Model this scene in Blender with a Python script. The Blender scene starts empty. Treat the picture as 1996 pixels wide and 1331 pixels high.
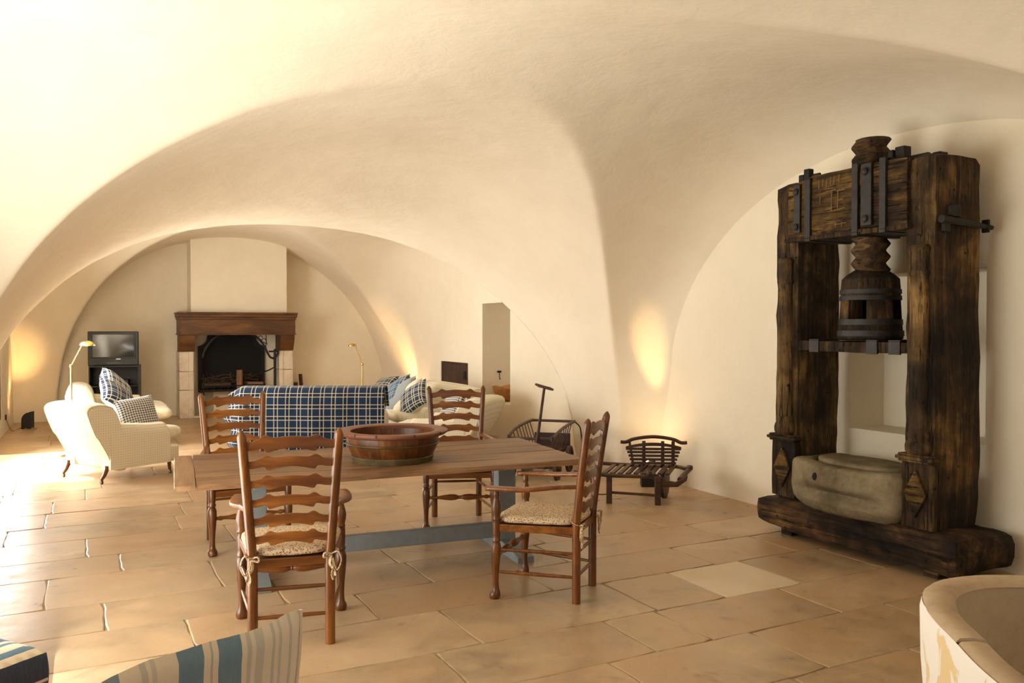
import bpy, bmesh, math, random
from mathutils import Vector, Matrix, noise
PI = math.pi
R = math.radians
SC = bpy.context.scene
COL = SC.collection
random.seed(7)

# ---------------------------------------------------------------- camera, sky, light, exposure
CAM_H = 1.6
PHI = R(26.8)                      # the room's axes are turned against the view
CU, SU = math.cos(PHI), math.sin(PHI)
def P(u, v, z=0.0):                # room coordinates (across, along, up) to world
    return Vector((CU*u - SU*v, SU*u + CU*v, z))

cam_data = bpy.data.cameras.new('camera')
cam = bpy.data.objects.new('camera', cam_data)
COL.objects.link(cam)
cam.location = (0, 0, CAM_H)
cam.rotation_euler = (R(90 - 0.9), 0, 0)
cam_data.sensor_width = 36.0
cam_data.lens = 36.0*1620/1996
cam_data.clip_start = 0.05
SC.camera = cam

SC.view_settings.view_transform = 'Standard'
SC.view_settings.look = 'None'
SC.view_settings.gamma = 1.0
SC.view_settings.use_curve_mapping = False
SC.view_settings.exposure = -0.22
SC.cycles.diffuse_bounces = 8
SC.cycles.max_bounces = 12
SC.cycles.glossy_bounces = 4
SC.cycles.caustics_reflective = False
SC.cycles.caustics_refractive = False
SC.cycles.sample_clamp_indirect = 6.0
SC.cycles.use_denoising = True

world = bpy.data.worlds.new('daylight_sky')
SC.world = world
world.use_nodes = True
bg = world.node_tree.nodes['Background']
bg.inputs[0].default_value = (0.92, 0.95, 1.0, 1)
bg.inputs[1].default_value = 1.6

def area_light(name, loc, direction, sx, sy, power, color, spread=180):
    d = bpy.data.lights.new(name, 'AREA')
    d.shape = 'RECTANGLE'; d.size = sx; d.size_y = sy
    d.energy = power; d.color = color; d.spread = R(spread)
    o = bpy.data.objects.new(name, d)
    o.location = loc
    o.rotation_euler = Vector(direction).to_track_quat('-Z', 'Z').to_euler()
    COL.objects.link(o)
    return o
UDIR = P(1, 0); VDIR = P(0, 1)
# daylight through the openings in the left wall; added fill behind the camera
UPW = Vector((0, 0, 0.22))
area_light('fill_behind_camera', P(1.6, -2.62, 1.5), VDIR + UPW*6, 2.3, 1.2, 36, (1.0, 0.985, 0.93))
area_light('daylight_near_opening', P(-1.28, 4.3, 1.2), UDIR + UPW*4.2, 3.2, 1.9, 245, (1.0, 0.985, 0.89))
area_light('daylight_far_opening', P(-1.28, 11.1, 1.3), UDIR + VDIR*-0.32 + UPW*0.3, 2.3, 2.4, 380, (1.0, 0.985, 0.93))

sun_d = bpy.data.lights.new('sun', 'SUN')
sun_d.energy = 18.0; sun_d.angle = R(0.6); sun_d.color = (1.0, 0.93, 0.8)
sun = bpy.data.objects.new('sun', sun_d)
sun_dir = UDIR*0.62 + VDIR*-0.04 + Vector((0, 0, -0.95))
sun.rotation_euler = sun_dir.to_track_quat('-Z', 'Z').to_euler()
COL.objects.link(sun)

# ---------------------------------------------------------------- small node language
class NT:
    """short-hand for a material's node tree"""
    def __init__(s, name):
        s.m = bpy.data.materials.new(name); s.m.use_nodes = True
        s.t = s.m.node_tree; s.b = s.t.nodes['Principled BSDF']
        s.tc = s.t.nodes.new('ShaderNodeTexCoord')
    def n(s, kind, **kw):
        x = s.t.nodes.new('ShaderNode' + kind)
        for k, v in kw.items(): setattr(x, k, v)
        return x
    def put(s, sock, v):
        if hasattr(v, 'links') or isinstance(v, bpy.types.NodeSocket): s.t.links.new(v, sock)
        elif isinstance(v, (tuple, list)): sock.default_value = tuple(v) + ((1,) if len(sock.default_value) == 4 and len(v) == 3 else ())
        else: sock.default_value = v
    def coord(s, scale=(1, 1, 1), kind='Object', rot=(0, 0, 0), rnd=0.0):
        mp = s.n('Mapping'); s.t.links.new(s.tc.outputs[kind], mp.inputs[0])
        mp.inputs['Scale'].default_value = scale; mp.inputs['Rotation'].default_value = rot
        if rnd:
            oi = s.n('ObjectInfo'); ml = s.n('Math', operation='MULTIPLY')
            s.put(ml.inputs[0], oi.outputs['Random']); ml.inputs[1].default_value = rnd
            cb = s.n('CombineXYZ')
            for i in range(3): s.put(cb.inputs[i], ml.outputs[0])
            s.put(mp.inputs['Location'], cb.outputs[0])
        return mp.outputs[0]
    def noise(s, vec, scale, detail=4, rough=0.55, dist=0.0):
        x = s.n('TexNoise'); s.put(x.inputs['Vector'], vec)
        x.inputs['Scale'].default_value = scale; x.inputs['Detail'].default_value = detail
        x.inputs['Roughness'].default_value = rough; x.inputs['Distortion'].default_value = dist
        return x.outputs['Fac']
    def ramp(s, fac, stops):
        x = s.n('ValToRGB'); s.put(x.inputs[0], fac); e = x.color_ramp.elements
        while len(e) < len(stops): e.new(0.5)
        for el, (p, c) in zip(e, stops):
            el.position = p
            el.color = (c, c, c, 1) if not isinstance(c, tuple) else c + (1,)
        return x.outputs[0]
    def mix(s, fac, a, b, mode='MIX'):
        x = s.n('MixRGB', blend_type=mode)
        s.put(x.inputs[0], fac); s.put(x.inputs[1], a); s.put(x.inputs[2], b)
        return x.outputs[0]
    def math(s, op, a, b=0.0, c=None):
        x = s.n('Math', operation=op); s.put(x.inputs[0], a); s.put(x.inputs[1], b)
        if c is not None: s.put(x.inputs[2], c)
        return x.outputs[0]
    def bump(s, h, strength=0.3, dist=0.01):
        x = s.n('Bump'); s.put(x.inputs['Height'], h)
        x.inputs['Strength'].default_value = strength; x.inputs['Distance'].default_value = dist
        s.t.links.new(x.outputs[0], s.b.inputs['Normal'])
    def out(s, color=None, rough=None, metal=None, spec=None, sheen=None, coat=None):
        if color is not None: s.put(s.b.inputs['Base Color'], color)
        if rough is not None: s.put(s.b.inputs['Roughness'], rough)
        if metal is not None: s.b.inputs['Metallic'].default_value = metal
        if spec is not None: s.b.inputs['Specular IOR Level'].default_value = spec
        if sheen is not None: s.b.inputs['Sheen Weight'].default_value = sheen
        if coat is not None:
            s.b.inputs['Coat Weight'].default_value = coat; s.b.inputs['Coat Roughness'].default_value = 0.2
        return s.m

M = {}
def plaster(name, col_a, col_b):
    k = NT(name); v = k.coord()
    a = k.noise(v, 0.9, 5, 0.6); b = k.noise(v, 14, 4, 0.6); c = k.noise(v, 3.5, 6, 0.6, 0.4)
    f = k.ramp(k.math('ADD', k.math('MULTIPLY', a, .6), k.math('MULTIPLY', c, .4)), [(0.36, 0.0), (0.64, 1.0)])
    h = k.math('ADD', k.math('MULTIPLY', b, .25), c)
    k.bump(h, 0.35, 0.02)
    M[name] = k.out(k.mix(f, col_a, col_b), 0.9, spec=0.15)
plaster('limewash', (0.735, 0.655, 0.52), (0.785, 0.71, 0.575))
plaster('limewash_wall', (0.735, 0.66, 0.52), (0.785, 0.715, 0.575))

def wood(name, cols, axis=2, scale=1.0, rough=0.4, bump=0.15, stretch=14, coat=0.0, spec=0.5, rnd=7.0, fine=0.5):
    k = NT(name)
    sc = [stretch*scale]*3; sc[axis] = scale
    v = k.coord(tuple(sc), rnd=rnd)
    a = k.noise(v, 1.6, 6, 0.62, 0.6); b = k.noise(v, 9, 5, 0.7)
    sc2 = [2.2*scale]*3; sc2[axis] = 1.2*scale
    g = k.noise(k.coord(tuple(sc2), rnd=rnd*1.7), 1.3, 3)
    f = k.math('ADD', k.math('MULTIPLY', a, 1-fine*.6), k.math('MULTIPLY', b, fine*.6))
    f = k.math('ADD', k.math('MULTIPLY', f, .65), k.math('MULTIPLY', g, .35))
    n = len(cols)
    c = k.ramp(f, [(0.33 + 0.34*i/(n-1), cols[i]) for i in range(n)])
    k.bump(k.math('ADD', a, k.math('MULTIPLY', b, .5)), bump, 0.004)
    M[name] = k.out(c, k.ramp(b, [(0.3, rough*.85), (0.7, min(1, rough*1.2))]), spec=spec, coat=coat)
wood('chair_wood', [(0.024, 0.008, 0.002), (0.115, 0.036, 0.005), (0.29, 0.100, 0.013)], 2, 1.0, 0.3, 0.06, coat=0.08)
wood('chair_slat_wood', [(0.04, 0.012, 0.002), (0.165, 0.050, 0.006), (0.36, 0.130, 0.017)], 0, 1.0, 0.33, 0.06, coat=0.1)
wood('table_wood', [(0.05, 0.021, 0.008), (0.20, 0.098, 0.040), (0.40, 0.235, 0.11)], 0, 1.0, 0.5, 0.35, 22)
wood('table_end_wood', [(0.13, 0.062, 0.026), (0.28, 0.15, 0.068), (0.40, 0.235, 0.115)], 1, 1.0, 0.5, 0.35, 22)
wood('bowl_wood', [(0.022, 0.006, 0.002), (0.095, 0.028, 0.005), (0.23, 0.085, 0.014)], 2, 1.5, 0.38, 0.15, 8, rnd=11)
wood('bowl_rim_wood', [(0.10, 0.034, 0.018), (0.19, 0.072, 0.04), (0.27, 0.115, 0.066)], 0, 1.2, 0.45, 0.15, 4)
wood('barrow_wood', [(0.012, 0.005, 0.003), (0.048, 0.018, 0.008), (0.14, 0.052, 0.02)], 0, 1.2, 0.5, 0.2, 9)
wood('mantel_wood', [(0.018, 0.007, 0.002), (0.09, 0.033, 0.008), (0.20, 0.085, 0.018)], 0, 0.9, 0.5, 0.3, 5)
wood('dark_door_wood', [(0.016, 0.007, 0.004), (0.035, 0.014, 0.008), (0.06, 0.024, 0.012)], 2, 1.0, 0.55, 0.2, 9)
wood('log_wood', [(0.10, 0.05, 0.025), (0.25, 0.13, 0.07), (0.42, 0.24, 0.13)], 2, 2.0, 0.8, 0.4, 9)
wood('bark', [(0.02, 0.012, 0.008), (0.07, 0.04, 0.025), (0.13, 0.08, 0.05)], 2, 2.0, 0.9, 0.6, 7)

def timber(name, cols, axis):
    k = NT(name)
    sc = [9.0]*3; sc[axis] = 0.7
    v = k.coord(tuple(sc), rnd=5)
    a = k.noise(v, 1.5, 8, 0.7, 0.9); b = k.noise(v, 6, 6, 0.75)
    g = k.noise(k.coord((1, 1, 1), rnd=9), 3.0, 5, 0.6)
    f = k.math('ADD', k.math('MULTIPLY', a, .5), k.math('MULTIPLY', g, .5))
    n = len(cols)
    c = k.ramp(f, [(0.34 + 0.30*i/(n-1), cols[i]) for i in range(n)])
    crack = k.ramp(b, [(0.36, 0.0), (0.43, 1.0)])
    c = k.mix(crack, (0.008, 0.004, 0.002), c)
    sc3 = [26.0]*3; sc3[axis] = 0.55
    lc = k.ramp(k.noise(k.coord(tuple(sc3), rnd=17), 1.0, 4, 0.6, 0.5), [(0.30, 0.0), (0.37, 1.0)])
    c = k.mix(k.math('MULTIPLY', k.math('SUBTRACT', 1.0, lc), .85), c, (0.006, 0.003, 0.0015))
    blot = k.ramp(k.noise(k.coord((1, 1, 1), rnd=23), 1.9, 6, 0.65, 0.6), [(0.42, 1.0), (0.60, 0.30)])
    c = k.mix(1.0, c, blot, 'MULTIPLY')
    holes = k.n('TexVoronoi'); k.put(holes.inputs['Vector'], k.coord((1, 1, 1), rnd=3)); holes.inputs['Scale'].default_value = 9
    hs = k.ramp(holes.outputs['Distance'], [(0.06, 0.0), (0.10, 1.0)])
    c = k.mix(hs, (0.006, 0.003, 0.002), c)
    k.bump(k.math('ADD', k.math('ADD', a, k.math('MULTIPLY', k.math('ADD', crack, lc), .6)), k.math('MULTIPLY', hs, .4)), 0.9, 0.02)
    M[name] = k.out(c, 0.75, spec=0.25)
timber('press_column_wood', [(0.02, 0.010, 0.004), (0.06, 0.031, 0.010), (0.15, 0.085, 0.026), (0.32, 0.195, 0.065)], 2)
TIM = [(0.006, 0.003, 0.0015), (0.022, 0.011, 0.004), (0.085, 0.045, 0.013), (0.26, 0.152, 0.045)]
timber('press_timber_upright', TIM, 2)
timber('press_timber_long', [(0.008, 0.004, 0.0015), (0.034, 0.017, 0.005), (0.15, 0.08, 0.018), (0.40, 0.235, 0.058)], 0)
timber('press_base_timber', [(0.005, 0.0025, 0.0015), (0.018, 0.008, 0.003), (0.085, 0.042, 0.014), (0.26, 0.14, 0.046)], 0)
timber('press_screw_wood', [(0.014, 0.007, 0.003), (0.05, 0.025, 0.009), (0.16, 0.088, 0.035), (0.33, 0.20, 0.085)], 0)

def stone(name, cols, rough=0.7, bump=0.5, scale=1.0, rnd=0.0, spec=0.3):
    k = NT(name); v = k.coord((scale, scale, scale), rnd=rnd)
    a = k.noise(v, 2.2, 8, 0.65, 0.3); b = k.noise(v, 26, 5, 0.7); c = k.noise(v, 7, 5, 0.6)
    f = k.math('ADD', k.math('MULTIPLY', a, .55), k.math('ADD', k.math('MULTIPLY', c, .25), k.math('MULTIPLY', b, .2)))
    n = len(cols)
    col = k.ramp(f, [(0.34 + 0.32*i/(n-1), cols[i]) for i in range(n)])
    k.bump(k.math('ADD', k.math('MULTIPLY', b, .4), c), bump, 0.01)
    M[name] = k.out(col, rough, spec=spec)
stone('press_stone', [(0.07, 0.055, 0.028), (0.15, 0.12, 0.068), (0.24, 0.195, 0.12), (0.33, 0.27, 0.175)], 0.85, 0.7)
stone('jamb_stone', [(0.42, 0.34, 0.25), (0.66, 0.57, 0.45), (0.78, 0.70, 0.58)], 0.85, 0.6)
stone('basin_rim_stone', [(0.35, 0.25, 0.155), (0.48, 0.36, 0.235), (0.56, 0.44, 0.30)], 0.85, 0.6)
stone('basin_inner_stone', [(0.34, 0.25, 0.15), (0.44, 0.335, 0.215), (0.50, 0.39, 0.265)], 0.85, 0.6)
stone('mortar', [(0.10, 0.07, 0.04), (0.33, 0.25, 0.16), (0.46, 0.36, 0.24)], 0.9, 0.5)

# flagstones: one tint per stone, blotches, a worn and slightly waxed top
k = NT('flagstone'); v = k.coord(rnd=13)
oi = k.n('ObjectInfo')
tint = k.ramp(oi.outputs['Random'], [(0.0, (0.40, 0.28, 0.165)), (0.3, (0.455, 0.33, 0.205)), (0.6, (0.42, 0.295, 0.175)), (0.85, (0.50, 0.37, 0.235)), (1.0, (0.39, 0.275, 0.16))])
a = k.noise(v, 1.4, 6, 0.6, 0.5); b = k.noise(v, 40, 4, 0.7); c = k.noise(v, 6, 6, 0.65)
f = k.ramp(k.math('ADD', k.math('MULTIPLY', a, .6), k.math('MULTIPLY', c, .4)), [(0.34, 0.60), (0.46, 0.92), (0.56, 1.06), (0.66, 1.26)])
col = k.mix(1.0, tint, f, 'MULTIPLY')
wide = k.noise(k.tc.outputs['Object'], 0.55, 5, 0.65, 0.8)
wg = k.coord((0.8, 0.8, 0.8), rnd=31)
pk = k.ramp(k.noise(wg, 1.1, 5, 0.6, 0.5), [(0.40, 0.0), (0.62, 1.0)])
col = k.mix(k.math('MULTIPLY', pk, 0.6), col, (0.45, 0.27, 0.14))
gy = k.ramp(k.noise(k.coord(rnd=47), 1.7, 6, 0.7, 0.6), [(0.56, 0.0), (0.70, 1.0)])
col = k.mix(k.math('MULTIPLY', gy, 0.65), col, (0.27, 0.205, 0.12))
stain = k.ramp(k.noise(k.coord(rnd=71), 3.2, 7, 0.72, 0.8), [(0.61, 0.0), (0.72, 1.0)])
col = k.mix(k.math('MULTIPLY', stain, 0.65), col, (0.15, 0.10, 0.055))
pit = k.ramp(b, [(0.27, 0.6), (0.36, 1.0)])
col = k.mix(1.0, col, pit, 'MULTIPLY')
k.bump(k.math('ADD', k.math('MULTIPLY', b, .12), c), 0.25, 0.008)
M['flagstone'] = k.out(col, k.ramp(c, [(0.3, 0.27), (0.7, 0.47)]), spec=0.5)
k = NT('pale_flagstone'); v = k.coord(rnd=13)
a = k.noise(v, 2.0, 6, 0.6); b = k.noise(v, 40, 4, 0.7)
k.bump(b, 0.1, 0.004)
M['pale_flagstone'] = k.out(k.ramp(a, [(0.3, (0.60, 0.475, 0.32)), (0.7, (0.70, 0.575, 0.41))]), 0.45)

# basin: white lime coat with ochre flakes
k = NT('basin_coat'); v = k.coord()
a = k.noise(v, 5.5, 5, 0.6, 0.6); b = k.noise(v, 20, 4)
o_ = k.ramp(a, [(0.56, 0.0), (0.60, 1.0)])
k.bump(k.math('SUBTRACT', k.math('MULTIPLY', b, .3), o_), 0.4, 0.006)
M['basin_coat'] = k.out(k.mix(o_, (0.78, 0.74, 0.67), (0.70, 0.53, 0.29)), 0.9)

def plain(name, col, rough=0.5, metal=0.0, spec=0.5, nz=0.0, emis=None, bumps=0.0):
    k = NT(name)
    c = col
    if nz:
        v = k.coord()
        f = k.noise(v, 14, 5, 0.65)
        c = k.ramp(f, [(0.3, tuple(x*(1-nz) for x in col)), (0.7, tuple(min(1, x*(1+nz)) for x in col))])
        if bumps: k.bump(f, bumps, 0.006)
    if emis:
        k.b.inputs['Emission Color'].default_value = col + (1,); k.b.inputs['Emission Strength'].default_value = emis
    M[name] = k.out(c, rough, metal, spec)
plain('iron', (0.018, 0.016, 0.015), 0.55, 0.6, 0.5, 0.5, bumps=0.4)
plain('strap_iron', (0.024, 0.021, 0.020), 0.6, 0.3, 0.5, 0.5, bumps=0.5)
plain('cast_iron', (0.012, 0.011, 0.010), 0.6, 0.3, 0.4, 0.4, bumps=0.4)
plain('brass', (0.62, 0.40, 0.13), 0.25, 1.0, 0.5, 0.1)
plain('hoop_brass', (0.10, 0.07, 0.028), 0.42, 0.7, 0.5, 0.4, bumps=0.2)
plain('hoop_wood', (0.085, 0.062, 0.024), 0.5, 0.1, 0.5, 0.5, bumps=0.2)
plain('grey_paint', (0.165, 0.178, 0.18), 0.5, 0.0, 0.4, 0.12, bumps=0.15)
plain('black_plastic', (0.014, 0.014, 0.015), 0.45)
plain('screen_glass', (0.035, 0.034, 0.032), 0.12, 0.0, 0.7)
plain('silver', (0.5, 0.5, 0.5), 0.35, 0.8)
plain('lamp_black', (0.012, 0.012, 0.013), 0.5)
plain('cable_grey', (0.30, 0.26, 0.2), 0.6)
plain('worn_mark', (0.19, 0.12, 0.045), 0.85, nz=0.4)
plain('soot_and_shade_black', (0.006, 0.005, 0.005), 0.95)  # fireback panel, tub rim joints, and the painted shade of the spout hole
plain('bulb_glow', (1.0, 0.55, 0.2), 0.5, emis=40)
plain('rush', (0.22, 0.13, 0.05), 0.8, 0.0, 0.3, 0.4, bumps=0.8)
plain('olive_dough_wood', (0.40, 0.17, 0.045), 0.5, 0.0, 0.5, 0.4, bumps=0.3)
plain('ash_dark', (0.02, 0.017, 0.014), 0.95, 0.0, 0.2, 0.6, bumps=1.0)
plain('cream_paper', (0.70, 0.62, 0.5), 0.8)
# ---------------------------------------------------------------- cloth
def stripes(k, x, period, lo, hi, soft=0.0):
    """1 where frac(x/period) lies between lo and hi"""
    f = k.math('FRACT', k.math('DIVIDE', x, period))
    return k.math('MULTIPLY', k.math('GREATER_THAN', f, lo), k.math('LESS_THAN', f, hi))
def uv(k):
    s = k.n('SeparateXYZ'); k.put(s.inputs[0], k.tc.outputs['UV'])
    return s.outputs[0], s.outputs[1]
def weave_bump(k, st=0.15):
    k.bump(k.noise(k.coord(), 260, 2), st, 0.002)

def plaid(name, base, line, period=0.16, double=True, lw=0.05, third=None, mid=None):
    k = NT(name); x, y = uv(k)
    def one(t):
        a = stripes(k, t, period, 0.30-lw/2, 0.30+lw/2)
        if double: a = k.math('MAXIMUM', a, stripes(k, t, period, 0.62-lw/2, 0.62+lw/2))
        return a
    sx, sy = one(x), one(y)
    f = k.math('MULTIPLY', k.math('ADD', sx, sy), 0.5)
    c = k.mix(k.math('MINIMUM', k.math('MULTIPLY', f, 1.5), 1.0), base, line)
    if mid:
        m_ = k.math('ADD', stripes(k, x, period, 0.33, 0.59), stripes(k, y, period, 0.33, 0.59))
        c0 = k.mix(k.math('MULTIPLY', m_, .5), base, mid)
        c = k.mix(k.math('MINIMUM', k.math('MULTIPLY', f, 1.5), 1.0), c0, line)
    weave_bump(k)
    M[name] = k.out(c, 0.95, spec=0.1, sheen=0.15)
plaid('blue_plaid', (0.010, 0.026, 0.062), (0.54, 0.49, 0.38), 0.142, True, 0.068, mid=(0.006, 0.014, 0.034))
plaid('navy_plaid', (0.030, 0.055, 0.10), (0.66, 0.62, 0.52), 0.11, True, 0.11, mid=(0.012, 0.022, 0.04))
plaid('mid_blue_plaid', (0.055, 0.115, 0.205), (0.50, 0.52, 0.48), 0.12, True, 0.08, mid=(0.03, 0.07, 0.14))
plaid('dark_plaid', (0.035, 0.045, 0.05), (0.55, 0.50, 0.38), 0.12, True, 0.08, mid=(0.018, 0.022, 0.026))
def gingham(name, a_, b_, period, uvmode=True):
    k = NT(name)
    if uvmode:
        x, y = uv(k)
        sx = stripes(k, x, period, 0, .5); sy = stripes(k, y, period, 0, .5)
        f = k.math('MULTIPLY', k.math('ADD', sx, sy), .5)
    else:
        s = k.n('SeparateXYZ'); k.put(s.inputs[0], k.tc.outputs['Object'])
        f = None
        for i in range(3):
            t = stripes(k, s.outputs[i], period, 0, .5)
            f = t if f is None else k.math('ADD', f, t)
        f = k.math('MULTIPLY', f, 1/3)
    c = k.mix(f, a_, b_)
    weave_bump(k)
    M[name] = k.out(c, 0.95, spec=0.1, sheen=0.2)
gingham('pillow_gingham', (0.62, 0.58, 0.52), (0.02, 0.025, 0.06), 0.027)
gingham('cream_check', (0.77, 0.71, 0.57), (0.56, 0.51, 0.38), 0.026, False)
gingham('blue_check_linen', (0.42, 0.44, 0.42), (0.16, 0.20, 0.24), 0.02)
plain('cream_cloth', (0.76, 0.69, 0.55), 0.95, 0.0, 0.1)
plain('cream_piping', (0.60, 0.58, 0.46), 0.95, 0.0, 0.1)
# stripes of the slipper chair and its footstool: widths read off the cloth
def ticking(name, bands, period, wash=0.25):
    k = NT(name); x, y = uv(k)
    wob = k.math('MULTIPLY', k.math('SUBTRACT', k.noise(k.coord((1, 1, 1)), 9, 2), .5), 0.008)
    xx = k.math('ADD', x, wob)
    c = (0.74, 0.64, 0.505)
    for lo, hi, colr, op in bands:
        c = k.mix(k.math('MULTIPLY', stripes(k, xx, period, lo, hi), op), c, colr)
    fade = k.noise(k.coord((40, 40, 3)), 3, 4)
    c = k.mix(k.math('MULTIPLY', fade, wash), c, (0.55, 0.48, 0.38))
    weave_bump(k, 0.3)
    M[name] = k.out(c, 0.95, spec=0.1, sheen=0.15)
BL = (0.11, 0.215, 0.31); PB = (0.40, 0.42, 0.39)
ticking('faded_ticking', [(0.09, 0.18, BL, .9), (0.26, 0.285, PB, .7), (0.30, 0.32, PB, .5), (0.41, 0.52, BL, 1), (0.55, 0.560, PB, .95), (0.585, 0.695, BL, 1),
                          (0.72, 0.74, PB, .7), (0.76, 0.80, PB, .6), (0.84, 0.855, PB, .7), (0.875, 0.89, PB, .6), (0.93, 0.945, PB, .7)], 0.56)
ticking('blue_ticking', [(0.08, 0.17, (0.10, 0.19, 0.31), 1), (0.32, 0.39, (0.10, 0.19, 0.31), 1), (0.46, 0.72, (0.04, 0.085, 0.19), 1), (0.75, 1.0, (0.022, 0.04, 0.09), 1)], 0.36, 0.1)
# flowered seat cushions
k = NT('flowered_cotton'); v = k.coord(rnd=3)
vo = k.n('TexVoronoi'); k.put(vo.inputs['Vector'], v); vo.inputs['Scale'].default_value = 92
vo2 = k.n('TexVoronoi'); k.put(vo2.inputs['Vector'], v); vo2.inputs['Scale'].default_value = 38
leaf = k.ramp(vo.outputs['Distance'], [(0.30, 1.0), (0.42, 0.0)])
hue = k.ramp(vo.outputs['Color'], [(0.0, (0.20, 0.12, 0.05)), (0.35, (0.28, 0.075, 0.04)), (0.6, (0.13, 0.115, 0.07)), (0.8, (0.42, 0.22, 0.08))])
c = k.mix(leaf, (0.60, 0.475, 0.325), hue)
dots = k.ramp(vo2.outputs['Distance'], [(0.20, 1.0), (0.27, 0.0)])
c = k.mix(k.math('MULTIPLY', dots, .45), c, (0.33, 0.07, 0.04))
k.bump(k.noise(v, 18, 3), 0.3, 0.01)
M['flowered_cotton'] = k.out(c, 0.95, spec=0.1)

# ---------------------------------------------------------------- mesh helpers
class MB:
    """collects faces (with UVs and material slots) for ONE mesh object"""
    def __init__(s):
        s.v = []; s.f = []; s.uv = []; s.mi = []
    def add(s, verts, faces, uvs=None, mi=0):
        o = len(s.v)
        s.v += [tuple(p) for p in verts]
        for i, f in enumerate(faces):
            s.f.append([o + j for j in f])
            s.uv.append(uvs[i] if uvs else None)
            s.mi.append(mi)
        return s
    def box(s, lo, hi, rot=None, about=None, mi=0, taper=0.0):
        x0, y0, z0 = lo; x1, y1, z1 = hi
        vs = [Vector((x, y, z)) for z in (z0, z1) for y in (y0, y1) for x in (x0, x1)]
        if rot is not None:
            a = Vector(about) if about is not None else (Vector(lo) + Vector(hi))/2
            vs = [rot @ (p - a) + a for p in vs]
        return s.add(vs, [(0, 2, 3, 1), (4, 5, 7, 6), (0, 1, 5, 4), (2, 6, 7, 3), (0, 4, 6, 2), (1, 3, 7, 5)], mi=mi)
    def tube(s, path, rad, n=10, mi=0, squash=None, closed=False, up=None):
        """swept ring along a path; rad a number or a list"""
        path = [Vector(p) for p in path]; m = len(path)
        if not hasattr(rad, '__len__'): rad = [rad]*m
        vs = []; fs = []
        prev = None
        for i, p in enumerate(path):
            if closed: t = path[(i+1) % m] - path[i-1]
            else: t = path[min(i+1, m-1)] - path[max(i-1, 0)]
            if t.length < 1e-9: t = Vector((0, 0, 1))
            t.normalize()
            if prev is None:
                ref = Vector(up) if up is not None else (Vector((0, 0, 1)) if abs(t.z) < .95 else Vector((1, 0, 0)))
                a = t.cross(ref).normalized()
            else:
                a = (prev - t*prev.dot(t))
                a = a.normalized() if a.length > 1e-6 else t.orthogonal().normalized()
            prev = a
            b = t.cross(a)
            sa, sb = (1, 1) if squash is None else squash
            for j in range(n):
                w = 2*PI*(j + .5)/n
                vs.append(p + a*math.cos(w)*rad[i]*sa + b*math.sin(w)*rad[i]*sb)
        for i in range(m if closed else m-1):
            for j in range(n):
                k2 = (i+1) % m
                fs.append((i*n + j, i*n + (j+1) % n, k2*n + (j+1) % n, k2*n + j))
        if not closed:
            fs.append(tuple(range(n-1, -1, -1))); fs.append(tuple((m-1)*n + j for j in range(n)))
        return s.add(vs, fs, mi=mi)
    def lathe(s, prof, n=24, c=(0, 0, 0), mi=0, a0=0.0, a1=2*PI, M_=None, caps=True):
        """profile of (radius, z) turned about z"""
        vs = []; fs = []; full = abs(a1 - a0 - 2*PI) < 1e-6
        nn = n if full else n + 1; m = len(prof)
        for r, z in prof:
            for j in range(nn):
                w = a0 + (a1 - a0)*j/n
                p = Vector((r*math.cos(w), r*math.sin(w), z))
                if M_ is not None: p = M_ @ p
                vs.append(p + Vector(c))
        for i in range(m-1):
            for j in range(n):
                j2 = (j+1) % nn
                fs.append((i*nn + j, i*nn + j2, (i+1)*nn + j2, (i+1)*nn + j))
        if caps and full:
            if prof[0][0] > 1e-5: fs.append(tuple(range(n-1, -1, -1)))
            if prof[-1][0] > 1e-5: fs.append(tuple((m-1)*nn + j for j in range(n)))
        return s.add(vs, fs, mi=mi)
    def prism(s, pts, h, M_=None, mi=0):
        """2D outline (counter-clockwise, x/y) pulled up along local z by h"""
        n = len(pts)
        vs = [Vector((x, y, 0)) for x, y in pts] + [Vector((x, y, h)) for x, y in pts]
        if M_ is not None: vs = [M_ @ p for p in vs]
        fs = [tuple(range(n-1, -1, -1)), tuple(range(n, 2*n))]
        for i in range(n): fs.append((i, (i+1) % n, n + (i+1) % n, n + i))
        return s.add(vs, fs, mi=mi)
    def grid(s, fn, nu, nv, mi=0, uvfn=None, wrap_u=False, flip=False):
        vs = [fn(i/nu, j/nv) for j in range(nv+1) for i in range(nu+1)]
        fs = []; uvs = []
        for j in range(nv):
            for i in range(nu):
                q = [j*(nu+1)+i, j*(nu+1)+i+1, (j+1)*(nu+1)+i+1, (j+1)*(nu+1)+i]
                t = [(i/nu, j/nv), ((i+1)/nu, j/nv), ((i+1)/nu, (j+1)/nv), (i/nu, (j+1)/nv)]
                if flip: q.reverse(); t.reverse()
                fs.append(q); uvs.append([uvfn(*p) for p in t] if uvfn else t)
        return s.add(vs, fs, uvs, mi)
    def build(s, name, mat=None, parent=None, bevel=0.0, seg=2, angle=40, smooth=True, solid=0.0, sub=0, merge=0.0):
        me = bpy.data.meshes.new(name)
        me.from_pydata(s.v, [], s.f)
        if any(u is not None for u in s.uv):
            lay = me.uv_layers.new(name='UVMap'); li = 0
            for f, u in zip(s.f, s.uv):
                for k_ in range(len(f)):
                    if u is not None: lay.data[li].uv = u[k_]
                    li += 1
        mats = mat if isinstance(mat, (list, tuple)) else [mat]
        for m_ in mats:
            if m_: me.materials.append(M[m_])
        me.polygons.foreach_set('material_index', s.mi)
        if merge:
            b = bmesh.new(); b.from_mesh(me); bmesh.ops.remove_doubles(b, verts=b.verts, dist=merge); b.to_mesh(me); b.free()
        me.validate(clean_customdata=False)
        if smooth:
            me.polygons.foreach_set('use_smooth', [True]*len(me.polygons))
            me.set_sharp_from_angle(angle=R(angle))
        me.update()
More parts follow.
